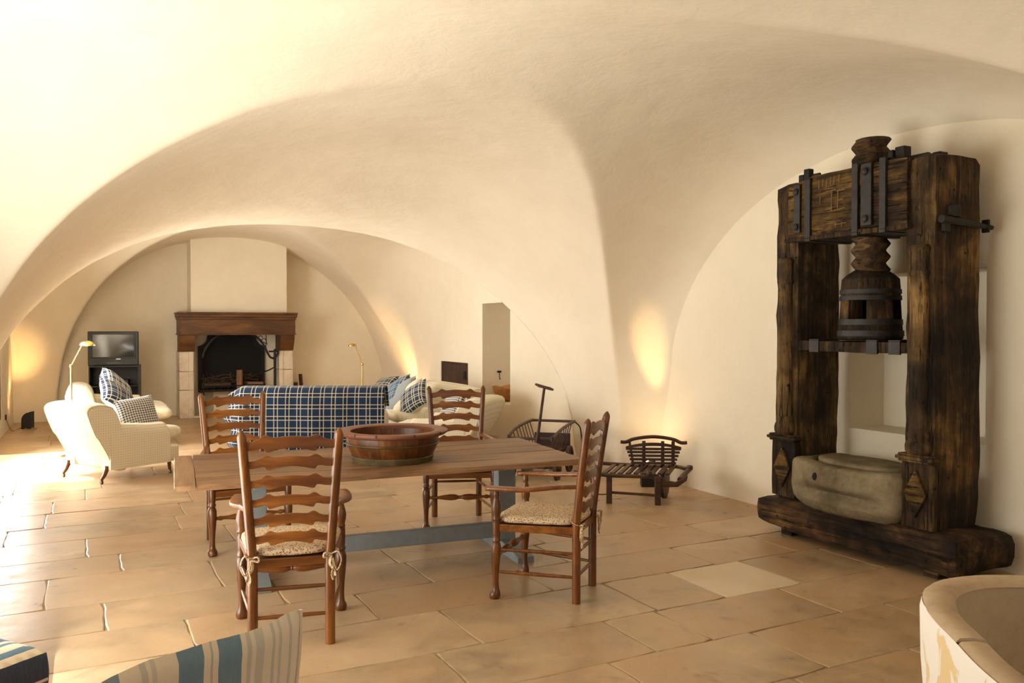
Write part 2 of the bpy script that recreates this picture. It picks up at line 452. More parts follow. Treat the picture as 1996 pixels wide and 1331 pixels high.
        o = bpy.data.objects.new(name, me)
        COL.objects.link(o)
        if parent is not None: o.parent = parent
        if solid:
            md = o.modifiers.new('thick', 'SOLIDIFY'); md.thickness = solid; md.offset = 0
        if bevel:
            md = o.modifiers.new('bevel', 'BEVEL'); md.width = bevel; md.segments = seg; md.limit_method = 'ANGLE'; md.angle_limit = R(40); md.use_clamp_overlap = True
            if smooth:
                md.harden_normals = False
        if sub:
            md = o.modifiers.new('sub', 'SUBSURF'); md.levels = sub; md.render_levels = sub
        return o
def tag(o, label=None, cat=None, group=None, kind=None):
    if label: o['label'] = label
    if cat: o['category'] = cat
    if group: o['group'] = group
    if kind: o['kind'] = kind
    return o
def empty(name, loc=(0, 0, 0), rz=0.0):
    o = bpy.data.objects.new(name, None); COL.objects.link(o)
    o.location = loc; o.rotation_euler = (0, 0, rz); o.empty_display_size = 0.1
    return o
def place(o, loc, rz=0.0):
    o.location = loc; o.rotation_euler = (0, 0, rz); return o
def copy_tree(o, parent=None):
    c = o.copy(); COL.objects.link(c)
    if parent is not None: c.parent = parent
    for ch in list(o.children): copy_tree(ch, c)
    return c
def lerp(a, b, t): return a + (b - a)*t
def sstep(a, b, x):
    t = max(0, min(1, (x - a)/(b - a))); return t*t*(3 - 2*t)
def curve_pts(pts, n=8):
    """Catmull-Rom through the points"""
    pts = [Vector(p) for p in pts]; out = []
    for i in range(len(pts)-1):
        p0 = pts[max(i-1, 0)]; p1 = pts[i]; p2 = pts[i+1]; p3 = pts[min(i+2, len(pts)-1)]
        for j in range(n):
            t = j/n
            out.append(.5*((2*p1) + (p2-p0)*t + (2*p0-5*p1+4*p2-p3)*t*t + (3*p1-p0-3*p2+p3)*t**3))
    out.append(pts[-1]); return out
def rough_block(lo, hi, name, mat, parent, amp=0.012, step=0.09, seed=0, rnd=0.03, shape=None):
    """an old hewn timber or stone: subdivided box with worn edges"""
    lo = Vector(lo); hi = Vector(hi); d = hi - lo
    n = [max(2, min(24, int(round(d[i]/step)))) for i in range(3)]
    idx = {}; vs = []; fs = []
    def vid(i, j, k_):
        key = (i, j, k_)
        if key not in idx:
            p = Vector((lo[0]+d[0]*i/n[0], lo[1]+d[1]*j/n[1], lo[2]+d[2]*k_/n[2]))
            # worn edges: pull vertices on two or more faces inwards
            on = [(-1 if c == 0 else 1 if c == m_ else 0) for c, m_ in zip((i, j, k_), n)]
            cnt = sum(1 for q in on if q)
            q = p.copy()
            if cnt >= 2:
                for a in range(3):
                    if on[a]: q[a] -= on[a]*rnd*(0.45 if cnt == 2 else 0.7)*(0.5 + 0.9*abs(noise.noise(p*3 + Vector((seed, 1, 5)))))
            w = noise.noise_vector(p*2.3 + Vector((seed*3.1, 0, 0)))*amp + noise.noise_vector(p*9 + Vector((0, seed, 0)))*amp*.4
            q += w
            if shape: q = shape(q, p)
            idx[key] = len(vs); vs.append(q)
        return idx[key]
    for (a, b, c) in ((0, 1, 2), (1, 2, 0), (2, 0, 1)):
        for side in (0, n[c]):
            for i in range(n[a]):
                for j in range(n[b]):
                    q = []
                    for (di, dj) in ((0, 0), (1, 0), (1, 1), (0, 1)):
                        t = [0, 0, 0]; t[a] = i+di; t[b] = j+dj; t[c] = side
                        q.append(vid(*t))
                    if side == 0: q.reverse()
                    fs.append(q)
    mb = MB(); mb.add(vs, fs)
    return mb.build(name, mat, parent, angle=50)
# ---------------------------------------------------------------- the vault
ULEFT, URIGHT, VNEAR, VEND = -1.2, 5.35, -2.6, 16.4
def sup(x, a, n=2.0, k=5.0):
    q = abs(x)/a
    if q < 1: return (1 - q**n)**(1/n)
    return -k*(q - 1)*a/ max(a, .1)
def f_bar(u, v):
    """the long barrel that runs through all bays"""
    x = u - 2.35
    if x >= 0:
        w = 1 - sstep(11.0, 13.5, v)
        z = 0.15 + 3.1*sup(x, 2.98 - .2*w, 2 + .3*w)
    else:
        a = 3.40 - 0.5*sstep(9.5, 14.0, v)
        z = 3.25*sup(x, a, 2.3)
    s = 1 - 0.105*sstep(7.6, 9.6, v)*(1 - sstep(10.8, 13.5, v))
    return z*s if z > 0 else z
def g_cross(u, v, c, a, h, cw, aw, hw, zw):
    t = max(0.0, min(1.0, (u - 3.0)/(URIGHT - 3.0)))**8
    cc, aa, hh, zz = lerp(c, cw, t), lerp(a, aw, t), lerp(h, hw, t), lerp(0.0, zw, t)
    return zz + (hh - zz)*sup(v - cc, aa)
def vault(u, v):
    zs = [f_bar(u, v),
          g_cross(u, v, 4.38, 3.56, 3.34, 4.2, 2.75, 3.05, 1.06),
          g_cross(u, v, 12.55, 3.75, 3.3, 11.05, 2.85, 2.76, .27)]
    m = max(zs); k_ = 0.011
    return m + k_*math.log(sum(math.exp(max(-60, (z - m)/k_)) for z in zs))
def axis(breaks):
    out = []
    for (a, b, st) in breaks:
        n = max(1, int(round((b - a)/st)))
        out += [a + (b - a)*i/n for i in range(n)]
    out.append(breaks[-1][1]); return out
us = axis([(ULEFT, 0.4, .022), (0.4, 4.4, .036), (4.4, URIGHT, .018)])
vs_ = axis([(VNEAR, 0.4, .12), (0.4, 1.6, .06), (1.6, 5.0, .045), (5.0, 10.6, .028), (10.6, 13.2, .06), (13.2, VEND, .035)])
verts = []
for v in vs_:
    for u in us:
        z = vault(u, v)
        zz = max(z, -0.12)
        w = 0.010*noise.noise(Vector((u*1.1, v*1.1, zz*1.3))) + 0.004*noise.noise(Vector((u*4, v*4, zz*4)))
        verts.append(P(u, v, zz + w))
nu = len(us); faces = []
for j in range(len(vs_)-1):
    for i in range(nu-1):
        q = (j*nu+i, j*nu+i+1, (j+1)*nu+i+1, (j+1)*nu+i)
        if max(verts[a].z for a in q) < -0.09: continue
        faces.append(q[::-1])
mb = MB(); mb.add(verts, faces)
ceiling = mb.build('ceiling', 'limewash', angle=180)
tag(ceiling, kind='structure')

# ---------------------------------------------------------------- walls with their openings and recesses
def wall_sheet(name, frame, a0, a1, z1, holes, mat='limewash_wall', depth=0.45, backs=()):
    """flat wall in the frame (origin, along, inward); every hole has jambs as deep as the wall; closed ones a back"""
    o, al, inn = frame
    def pt(a, z, d): return o + al*a + Vector((0, 0, z)) - inn*d
    av = sorted({a0, a1} | {h[0] for h in holes} | {h[1] for h in holes})
    zv = sorted({0.0, z1} | {h[2] for h in holes} | {h[3] for h in holes})
    mb = MB()
    for i in range(len(av)-1):
        for j in range(len(zv)-1):
            am, zm = (av[i]+av[i+1])/2, (zv[j]+zv[j+1])/2
            if any(h[0] < am < h[1] and h[2] < zm < h[3] for h in holes): continue
            mb.add([pt(av[i], zv[j], 0), pt(av[i+1], zv[j], 0), pt(av[i+1], zv[j+1], 0), pt(av[i], zv[j+1], 0)], [(0, 1, 2, 3)])
    for h in holes:
        b0, b1, c0, c1, dd, closed = h
        sp = 0.0
        f = [pt(b0, c0, 0), pt(b1, c0, 0), pt(b1, c1, 0), pt(b0, c1, 0)]
        g = [pt(b0, c0, dd), pt(b1, c0, dd), pt(b1, c1, dd), pt(b0, c1, dd)]
        for i in range(4):
            j = (i+1) % 4
            mb.add([f[i], f[j], g[j], g[i]], [(0, 1, 2, 3)])
        if closed: mb.add(g, [(0, 1, 2, 3)])
    ob = mb.build(name, mat, smooth=False)
    return tag(ob, kind='structure')
U_, V_ = P(1, 0), P(0, 1)
wall_right = wall_sheet('wall_right', (P(URIGHT, 0), V_, -U_), VNEAR, VEND, 3.3,
    [(3.54, 4.67, 0.815, 2.01, 0.40, True),          # recess behind the press
     (10.65, 11.6, 0.50, 1.98, 0.75, True),           # deep recess with the wooden bowl
     (12.15, 13.3, 0.28, 1.045, 0.06, True)])        # cupboard door
wall_left = wall_sheet('wall_left', (P(ULEFT, 0), V_, U_), VNEAR, VEND, 3.5,
    [(2.1, 5.9, 0.08, 2.4, 0.5, False), (9.85, 12.3, 0.02, 2.6, 0.5, False), (13.35, 14.25, 0.26, 1.09, 0.06, True)])
wall_end = wall_sheet('wall_end', (P(0, VEND), U_, -V_), ULEFT, URIGHT, 3.5, [])
wall_near = wall_sheet('wall_near', (P(0, VNEAR), U_, V_), ULEFT, URIGHT, 3.5, [(0.4, 2.8, 0.9, 2.2, 0.4, False)])

# unseen slab added over the near opening to keep the sun off the floor
mb = MB(); a0, a1 = P(-1.72, 1.2, 2.75), P(-1.72, 6.6, 2.75); b0, b1 = P(-5.2, 1.2, 2.55), P(-5.2, 6.6, 2.55)
mb.add([a0, a1, b1, b0] + [p + Vector((0, 0, .04)) for p in (a0, a1, b1, b0)], [(0, 1, 2, 3), (7, 6, 5, 4), (0, 4, 5, 1), (1, 5, 6, 2), (2, 6, 7, 3), (3, 7, 4, 0)])
tag(mb.build('sun_block_outside', 'limewash_wall', smooth=False), kind='structure')
# pale yard outside the left wall, it throws the sunlight in
mb = MB(); mb.add([P(-1.7, -6, -.03), P(-12, -6, -.03), P(-12, 20, -.03), P(-1.7, 20, -.03)], [(0, 1, 2, 3)])
tag(mb.build('ground_outside', 'mortar', smooth=False), kind='structure')

# ---------------------------------------------------------------- floor: bed of mortar and single flagstones
mb = MB()
c = [P(ULEFT-.5, VNEAR-.4), P(URIGHT+.8, VNEAR-.4), P(URIGHT+.8, VEND+.1), P(ULEFT-.5, VEND+.1)]
mb.add([p + Vector((0, 0, -.0025)) for p in c] + [p + Vector((0, 0, -.12)) for p in c], [(0, 1, 2, 3), (7, 6, 5, 4), (0, 4, 5, 1), (1, 5, 6, 2), (2, 6, 7, 3), (3, 7, 4, 0)])
floor = mb.build('floor', 'mortar', smooth=False)
tag(floor, kind='structure')
courses = [0.95, 1.55, 2.2, 2.8, 3.32, 3.81, 4.38, 4.87, 5.38, 6.03, 6.5, 7.07, 7.6, 8.16, 8.7, 9.25, 9.85, 10.4, 11.0, 11.65, 12.25, 12.9, 13.5, 14.15, 14.8, 15.5, 16.4]
known = {3: [1.25, 2.2, 3.08, 4.1], 4: [.55, 1.5, 2.48, 2.83, 3.75], 5: [-.25, .75, 1.75, 2.85, 3.35, 3.96, 4.7], 6: [.05+.4, 1.4, 2.5, 3.75, 4.5], 7: [.05, 1.0, 1.9, 2.9, 4.3],
         8: [-.26, .71, 1.85, 3.0, 4.1], 9: [.16, 1.3, 2.3, 3.4, 4.4], 10: [-.05, .95, 1.9, 3.1, 4.2], 12: [-.36, .7, 1.6, 2.6, 3.7, 4.6]}
rs = random.Random(11)
stone_i = 0
for ci in range(len(courses)-1):
    v0, v1 = courses[ci], courses[ci+1]
    if ci in known: cuts = list(known[ci])
    else:
        cuts = []; x = ULEFT + rs.uniform(.3, 1.0)
        while x < URIGHT - .35:
            cuts.append(x); x += rs.uniform(.6, 1.25)*(1 if ci < 16 else 1.25)
    cuts = [ULEFT-.02] + cuts + [URIGHT + .02]
    for si in range(len(cuts)-1):
        u0, u1 = cuts[si], cuts[si+1]
        g = 0.002
        jit = lambda: rs.uniform(-.006, .006)
        top = 0.002 + rs.uniform(-.0015, .0015)
        nx, ny = 4, 2
        ring = []
        # outline with slightly uneven, worn edges
        def edge(ax, ay, bx, by, n):
            for t_ in range(n):
                t = t_/n
                ring.append((lerp(ax, bx, t) + rs.uniform(-.0035, .0035), lerp(ay, by, t) + rs.uniform(-.0035, .0035)))
        a_, b_, c_, d_ = u0+g, u1-g, v0+g, v1-g
        cu, cv = (a_+b_)/2, (c_+d_)/2
        r_ = .012
        edge(a_+r_, c_, b_-r_, c_, 8); edge(b_, c_+r_, b_, d_-r_, 5); edge(b_-r_, d_, a_+r_, d_, 8); edge(a_, d_-r_, a_, c_+r_, 5)
        n = len(ring)
        vv = []
        for (x, y) in ring: vv.append((x-cu, y-cv, -.02))
        for (x, y) in ring: vv.append((x-cu, y-cv, top-.0025))
        for (x, y) in ring:
            dx, dy = x-cu, y-cv
            l = math.hypot(dx, dy); s_ = max(0, 1-rs.uniform(.004, .009)/l)
            vv.append((dx*s_, dy*s_, top))
        fs = [tuple(range(2*n, 3*n))]
        for i in range(n):
            j = (i+1) % n
            fs.append((i, j, n+j, n+i)); fs.append((n+i, n+j, 2*n+j, 2*n+i))
        q = MB(); q.add(vv, fs)
        pale = (ci == 5 and si == 5)
        so = q.build('flagstone', 'pale_flagstone' if pale else 'flagstone', floor, angle=8)
        so.location = P(cu, cv); so.rotation_euler = (0, 0, PHI)
        stone_i += 1
# ---------------------------------------------------------------- ladder-back armchairs
def post_x(z): return 0.188 if z < .45 else 0.188 + 0.045*(z - .45)/.65
def post_y(z): return -0.245 if z < .45 else -0.245 - 0.085*((z - .45)/.65)**1.2
def make_ladder_chair():
    t = empty('ladderback_armchair')
    for s in (-1, 1):
        q = MB()
        zs = [0, .06, .2, .40, .47, .50, .62, .75, .9, 1.02, 1.075, 1.085, 1.097, 1.107]
        rr = [.0255, .026, .026, .026, .026, .0245, .0245, .0245, .024, .0235, .0235, .020, .013, .004]
        q.tube([(s*post_x(z), post_y(z), z) for z in zs], rr, 12)
        q.build('back_post', 'chair_wood', t)
        q = MB()
        prof = [(0, .027), (.012, .033), (.03, .034), (.045, .028), (.055, .022), (.075, .0195), (.11, .0185), (.16, .021), (.22, .0265), (.28, .031),
                (.315, .031), (.335, .026), (.345, .020), (.352, .027), (.362, .027), (.37, .022), (.385, .024), (.40, .025), (.46, .025), (.475, .023), (.485, .027), (.495, .023),
                (.52, .028), (.55, .031), (.58, .026), (.605, .018), (.62, .0165), (.63, .021), (.64, .018), (.662, .018)]
        path = [(s*.268, .24 + (.022*(1 - z/.06)**2 if z < .06 else 0) + .006*math.sin(PI*min(1, z/.34)), z) for z, r in prof]
        q.tube(path, [r for z, r in prof], 14)
        q.build('front_leg', 'chair_wood', t)
        # arm: flat, widening to a rounded end over the front leg
        q = MB()
        pts = curve_pts([(s*post_x(.70), post_y(.70)+.01, .70), (s*.235, -.13, .694), (s*.285, .05, .676), (s*.288, .20, .672), (s*.280, .305, .668)], 6)
        n = len(pts)
        wid = [lerp(.017, .031, sstep(0, .5, i/(n-1)))*(1 if i < n-2 else (.85 if i < n-1 else .5)) for i in range(n)]
        vs = []; fs = []
        for i, p in enumerate(pts):
            d = (pts[min(i+1, n-1)] - pts[max(i-1, 0)]); d.z = 0; d.normalize(); a = Vector((d.y, -d.x, 0))
            h = .0125
            for (ca, cz) in ((-1, -.5), (-.8, -1), (.8, -1), (1, -.5), (1, .5), (.8, 1), (-.8, 1), (-1, .5)):
                vs.append(p + a*ca*wid[i] + Vector((0, 0, cz*h)))
        for i in range(n-1):
            for j in range(8): fs.append((i*8+j, i*8+(j+1) % 8, (i+1)*8+(j+1) % 8, (i+1)*8+j))
        fs.append(tuple(range(7, -1, -1))); fs.append(tuple((n-1)*8+j for j in range(8)))
        q.add(vs, [f[::-1] for f in fs] if s < 0 else fs)
        q.build('arm', 'chair_slat_wood', t, angle=50)
    # six shaped slats, bowed a little backwards
    top = [(0, .035), (.15, .034), (.30, .031), (.40, .030), (.46, .0335), (.51, .039), (.555, .041), (.60, .0395), (.65, .033), (.72, .022), (.82, .015), (.92, .0125), (1.0, .013)]
    bot = [(0, -.018), (.15, -.020), (.30, -.0255), (.42, -.032), (.50, -.036), (.545, -.036), (.57, -.031), (.585, -.022), (.63, -.0175), (.70, -.020), (.80, -.025), (.91, -.0275), (1.0, -.026)]
    for zi, z0 in enumerate((.557, .650, .745, .842, .940, 1.035)):
        w = post_x(z0) - .012
        vs = []; fs = []
        cols = [(-x, b, tt) for (x, b), (x2, tt) in zip(reversed(bot), reversed(top))] + [(x, b, tt) for (x, b), (x2, tt) in zip(bot, top)][1:]
        xt = [-a for a, b in reversed(top)] + [a for a, b in top[1:]]
        sc_ = .95 if zi < 5 else 1.1
        for i, (xb, b, tt) in enumerate(cols):
            y = post_y(z0) - .016*(1 - xb*xb) ; y2 = post_y(z0) - .016*(1 - xt[i]**2)
            for off in (-.0055, .0055):
                vs.append((xb*w, y+off+.012*-b, z0 + b*sc_)); vs.append((xt[i]*w, y2+off-.012*tt, z0 + tt*sc_))
        n = len(cols)
        for i in range(n-1):
            a, b_ = i*4, (i+1)*4
            fs += [(a, b_, b_+1, a+1), (a+2, a+3, b_+3, b_+2), (a+1, b_+1, b_+3, a+3), (a, a+2, b_+2, b_)]
        fs += [(0, 1, 3, 2), ((n-1)*4, (n-1)*4+2, (n-1)*4+3, (n-1)*4+1)]
        MB().add(vs, fs).build('slat', 'chair_slat_wood', t, bevel=.003, seg=2, angle=50)
    def rung(a, b, r, name='stretcher', prof=None, n=10):
        a, b = Vector(a), Vector(b)
        prof = prof or [(0, .7), (.08, .9), (.3, 1.05), (.5, 1.1), (.7, 1.05), (.92, .9), (1, .7)]
        MB().tube([a.lerp(b, u) for u, k_ in prof], [r*k_ for u, k_ in prof], n).build(name, 'chair_slat_wood', t)
    rung((-.26, .245, .262), (.26, .245, .262), .013, 'front_stretcher',
         [(0, .75), (.06, .95), (.10, 1.35), (.13, .8), (.17, .9), (.26, 1.5), (.36, 1.95), (.43, 1.75), (.475, 1.1), (.488, .85), (.497, 1.15), (.503, 1.15), (.512, .85), (.525, 1.1), (.57, 1.75), (.64, 1.95), (.74, 1.5), (.83, .9), (.87, .8), (.90, 1.35), (.94, .95), (1, .75)], 14)
    for s in (-1, 1):
        rung((s*.268, .23, .30), (s*.188, -.245, .295), .0105)
        rung((s*.266, .235, .165), (s*.188, -.245, .155), .0105)
    rung((-.188, -.245, .30), (.188, -.245, .30), .0105); rung((-.188, -.245, .158), (.188, -.245, .158), .0105)
    # seat: rails and rush
    def bar(a, b, hw, hh, name='seat_rail'):
        a, b = Vector(a), Vector(b); d = (b - a).normalized(); p = Vector((-d.y, d.x, 0))
        vs = [q_ + p*sx*hw + Vector((0, 0, sz*hh)) for q_ in (a, b) for (sx, sz) in ((-1, -1), (1, -1), (1, 1), (-1, 1))]
        MB().add(vs, [(3, 2, 1, 0), (4, 5, 6, 7), (0, 1, 5, 4), (1, 2, 6, 5), (2, 3, 7, 6), (3, 0, 4, 7)]).build(name, 'chair_slat_wood', t, bevel=.004)
    bar((-.26, .24, .432), (.26, .24, .432), .014, .022); bar((-.185, -.245, .432), (.185, -.245, .432), .013, .022)
    for s in (-1, 1): bar((s*.266, .235, .432), (s*.188, -.24, .432), .013, .022)
    q = MB()
    q.prism([(-.262, .238), (-.184, -.242), (.184, -.242), (.262, .238)], .02, Matrix.Translation((0, 0, .428)))
    q.build('rush_seat', 'rush', t, bevel=.006)
    # flowered squab with ties at the back posts
    def sq(u, v_):
        a = 2*PI*u
        # rounded trapezoid outline
        ex = 4.5
        c_, s_ = math.cos(a), math.sin(a)
        rr = (abs(c_)**ex + abs(s_)**ex)**(-1/ex)
        x, y = c_*rr, s_*rr
        ph = (v_ - .5)*PI
        k_ = max(0.0, math.cos(ph))**.38; h = math.sin(ph)
        X, Y = x*k_, y*k_
        wx = lerp(.205, .287, (Y+1)/2)
        zz = .478 + (.032*abs(h)**.7*(1 if h > 0 else -.75)*(1 - .0*k_)) + .004*noise.noise(Vector((X*3, Y*3, h)))
        zz -= .006*(1 - X*X)*(1 - Y*Y)*(1 if h > 0 else 0)
        return (X*wx, Y*.262 + .005, zz)
    cu = MB().grid(sq, 44, 14, flip=False).build('seat_cushion', 'flowered_cotton', t, merge=.0005, angle=70)
    for s in (-1, 1):
        q = MB()
        x0, y0 = s*.192, -.272
        def rib(pts, w):
            pts = curve_pts(pts, 6)
            q.tube(pts, [w*(1 if 0 < i < len(pts)-1 else .6) for i in range(len(pts))], 6, squash=(1, .4))
        rib([(s*.17, -.225, .485), (s*.196, -.272, .468), (s*.222, -.25, .478), (s*.20, -.22, .484)], .008)
        rib([(x0, y0-.004, .465), (x0+s*.035, y0-.018, .478), (x0+s*.05, y0-.016, .43), (x0+s*.028, y0-.012, .385), (x0+s*.008, y0-.008, .45)], .009)
        rib([(x0, y0-.004, .465), (x0-s*.03, y0-.016, .475), (x0-s*.036, y0-.014, .452), (x0, y0-.006, .462)], .010)
        rib([(x0, y0-.006, .462), (x0+s*.012, y0-.016, .41), (x0+s*.004, y0-.012, .365), (x0+s*.012, y0-.014, .335)], .008)
        rib([(x0, y0-.006, .462), (x0-s*.006, y0-.018, .42), (x0+s*.014, y0-.014, .385), (x0+s*.02, y0-.016, .355)], .008)
        q.build('cushion_tie', 'flowered_cotton', cu)
    return t
chair0 = make_ladder_chair()
CHG = 'ladder-back armchairs around the long table'
chairs = [((-1.168, 4.39, 0), R(14.7), 'ladder-back wooden armchair in the foreground, seen from behind at the near side of the table'),
          ((0.215, 5.06, 0), R(69.6), 'ladder-back wooden armchair seen side-on at the right end of the long table'),
          ((-0.442, 6.82, 0), R(186.9), 'ladder-back wooden armchair on the far side of the table, right of the wooden tub'),
          ((-2.00, 6.16, 0), R(211), 'ladder-back wooden armchair on the far side, before the throw\'s left end')]
for i, (loc, rz, lab) in enumerate(chairs):
    o = chair0 if i == 0 else copy_tree(chair0)
    place(o, loc, rz); tag(o, lab, 'chair', CHG)
    if i == 1: o.scale = (.965, .965, .98)

# ---------------------------------------------------------------- long trestle table
TAB = R(22)
tb = empty('trestle_table', (-.917, 5.656, 0), TAB)
tag(tb, 'long weathered wooden table on grey painted trestles in the middle of the room', 'table')
TT = .72
L2, W2 = 1.285, .60
rs = random.Random(3)
ye = [-W2, -.37, -.12, .12, .36, W2]
for i in range(5):
    a, b = ye[i] + (.0015 if i else 0), ye[i+1] - (.0015 if i < 4 else 0)
    n = 22
    def pl(u, v_, a=a, b=b, i=i): pass
    q = MB(); vs = []; fs = []
    for j in range(n+1):
        x = lerp(-L2 + .118, L2, j/n)
        wb = .006*noise.noise(Vector((x*3, i*7.0, 0))) if i in (0, 4) else 0
        sag = .0035*noise.noise(Vector((x*1.3, i*3.0, 4)))
        ya, yb = a + (wb if i == 0 else 0), b + (wb if i == 4 else 0)
        wn = .004 + .005*abs(noise.noise(Vector((x*5, i*9.0, 2)))) if i == 0 else .004
        for (y, z) in ((ya, TT-.036), (ya - .0, TT-.012), (ya+wn, TT-.001+sag), ((ya+yb)/2, TT+.001+sag), (yb-.004, TT-.001+sag), (yb, TT-.012), (yb, TT-.036)):
            vs.append((x, y, z))
    for j in range(n):
        for k_ in range(7):
            fs.append((j*7+k_, (j+1)*7+k_, (j+1)*7+(k_+1) % 7, j*7+(k_+1) % 7))
    fs.append(tuple(range(7))); fs.append(tuple(n*7+k_ for k_ in range(6, -1, -1)))
    q.add(vs, fs).build('plank', 'table_wood', tb, angle=50)
q = rough_block((-L2-.002, -W2-.006, TT-.037), (-L2+.115, W2+.004, TT+.001), 'breadboard_end', 'table_end_wood', tb, amp=.003, step=.06, rnd=.012)
for sx, nm in ((-.80, 0), (.93, 1)):
    tr = MB()
    tr.box((sx-.066, -.052, .075), (sx+.066, .052, TT-.085))
    tro = tr.build('trestle', 'grey_paint', tb, bevel=.004)
    q = MB(); pts = [(-.40, 0), (.40, 0), (.40, .045), (.33, .06), (.12, .085), (-.12, .085), (-.33, .06), (-.40, .045)]
    q.prism(pts, .12, Matrix.Translation((sx-.06, 0, 0)) @ Matrix(((0, 0, 1, 0), (1, 0, 0, 0), (0, 1, 0, 0), (0, 0, 0, 1))))
    q.build('trestle_foot', 'grey_paint', tro, bevel=.004)
    MB().box((sx-.045, -.42, TT-.085), (sx+.045, .42, TT-.037)).build('top_bearer', 'grey_paint', tro, bevel=.004)
MB().box((-.80+.03, -.03, .10), (.93-.03, .03, .205)).build('table_stretcher', 'grey_paint', tb, bevel=.004)
for x, y in ((-.28, -.40), (.30, -.44)):
    MB().box((x-.014, y-.014, TT-.062), (x+.014, y+.014, TT-.034)).build('wooden_peg', 'dark_door_wood', tb, bevel=.002)
MB().box((-.42, -.46, TT-.065), (-.17, -.40, TT-.037)).build('cross_batten', 'dark_door_wood', tb, bevel=.004)

# ---------------------------------------------------------------- coopered tub on the table
bw = empty('wooden_tub', (-.80, 5.56, TT))
tag(bw, 'large shallow stave-built wooden tub with a broad rim on the long table', 'bowl')
prof_o = [(.258, .0), (.264, .026), (.274, .045), (.292, .08), (.303, .112), (.307, .14), (.309, .176)]
prof_i = [(.290, .176), (.287, .135), (.278, .09), (.25, .03)]
NS = 22
rs = random.Random(5)
for i in range(NS):
    a0, a1 = 2*PI*i/NS + .0012, 2*PI*(i+1)/NS - .0012
    off = rs.uniform(-.0015, .0015)
    vs = []; fs = []; pr = [(r+off, z) for r, z in prof_o] + [(r-.004, z) for r, z in prof_i]
    n = len(pr); seg = 4
    for j in range(seg+1):
        w = lerp(a0, a1, j/seg)
        for r, z in pr: vs.append((r*math.cos(w), r*math.sin(w), z + .008))
    for j in range(seg):
        for k_ in range(n): fs.append((j*n+k_, (j+1)*n+k_, (j+1)*n+(k_+1) % n, j*n+(k_+1) % n))
    fs.append(tuple(range(n-1, -1, -1))); fs.append(tuple(seg*n+k_ for k_ in range(n)))
    MB().add(vs, fs).build('stave', 'bowl_wood', bw, angle=35)
def ring(prof, n=64): return MB().lathe(prof + [prof[0]], n, caps=False)
rim = ring([(.284, .178), (.325, .170), (.352, .178), (.367, .190), (.368, .201), (.362, .206), (.292, .204), (.279, .198)]).build('rim', 'bowl_rim_wood', bw, angle=50)
for a in (200, 238, 262, 300, 335, 20, 75, 130):
    w = R(a); Mz = Matrix.Rotation(w, 4, 'Z')
    q = MB(); vs = [Mz @ Vector(p) for p in ((.335, -.0022, .19), (.3692, -.0025, .19), (.3692, .0025, .19), (.335, .001, .19), (.342, -.0018, .2066), (.3692, -.0025, .2064), (.3692, .0025, .2064), (.342, .001, .2066))]
    q.add(vs, [(3, 2, 1, 0), (4, 5, 6, 7), (0, 1, 5, 4), (1, 2, 6, 5), (2, 3, 7, 6), (3, 0, 4, 7)]).build('rim_joint', 'soot_and_shade_black', rim)
ring([(.303, .114), (.3105, .116), (.3125, .121), (.3105, .126), (.304, .128)]).build('middle_hoop', 'hoop_brass', bw)
ring([(.255, .0), (.266, .001), (.277, .036), (.273, .041), (.262, .04)]).build('bottom_hoop', 'hoop_wood', bw)
MB().lathe([(.0, .014), (.256, .014), (.256, .03), (.0, .03)], 48).build('tub_bottom', 'bowl_wood', bw)
# ---------------------------------------------------------------- the old olive press (local x along the wall away from the camera... y towards the room)
# local frame: +x runs along the wall towards the near end, +y goes into the wall side; origin on the floor at U 4.75, V 4.15
PR = empty('olive_press', P(4.75, 4.15), PHI - PI/2)
tag(PR, 'tall dark wooden screw press of heavy old timbers against the right wall', 'press')
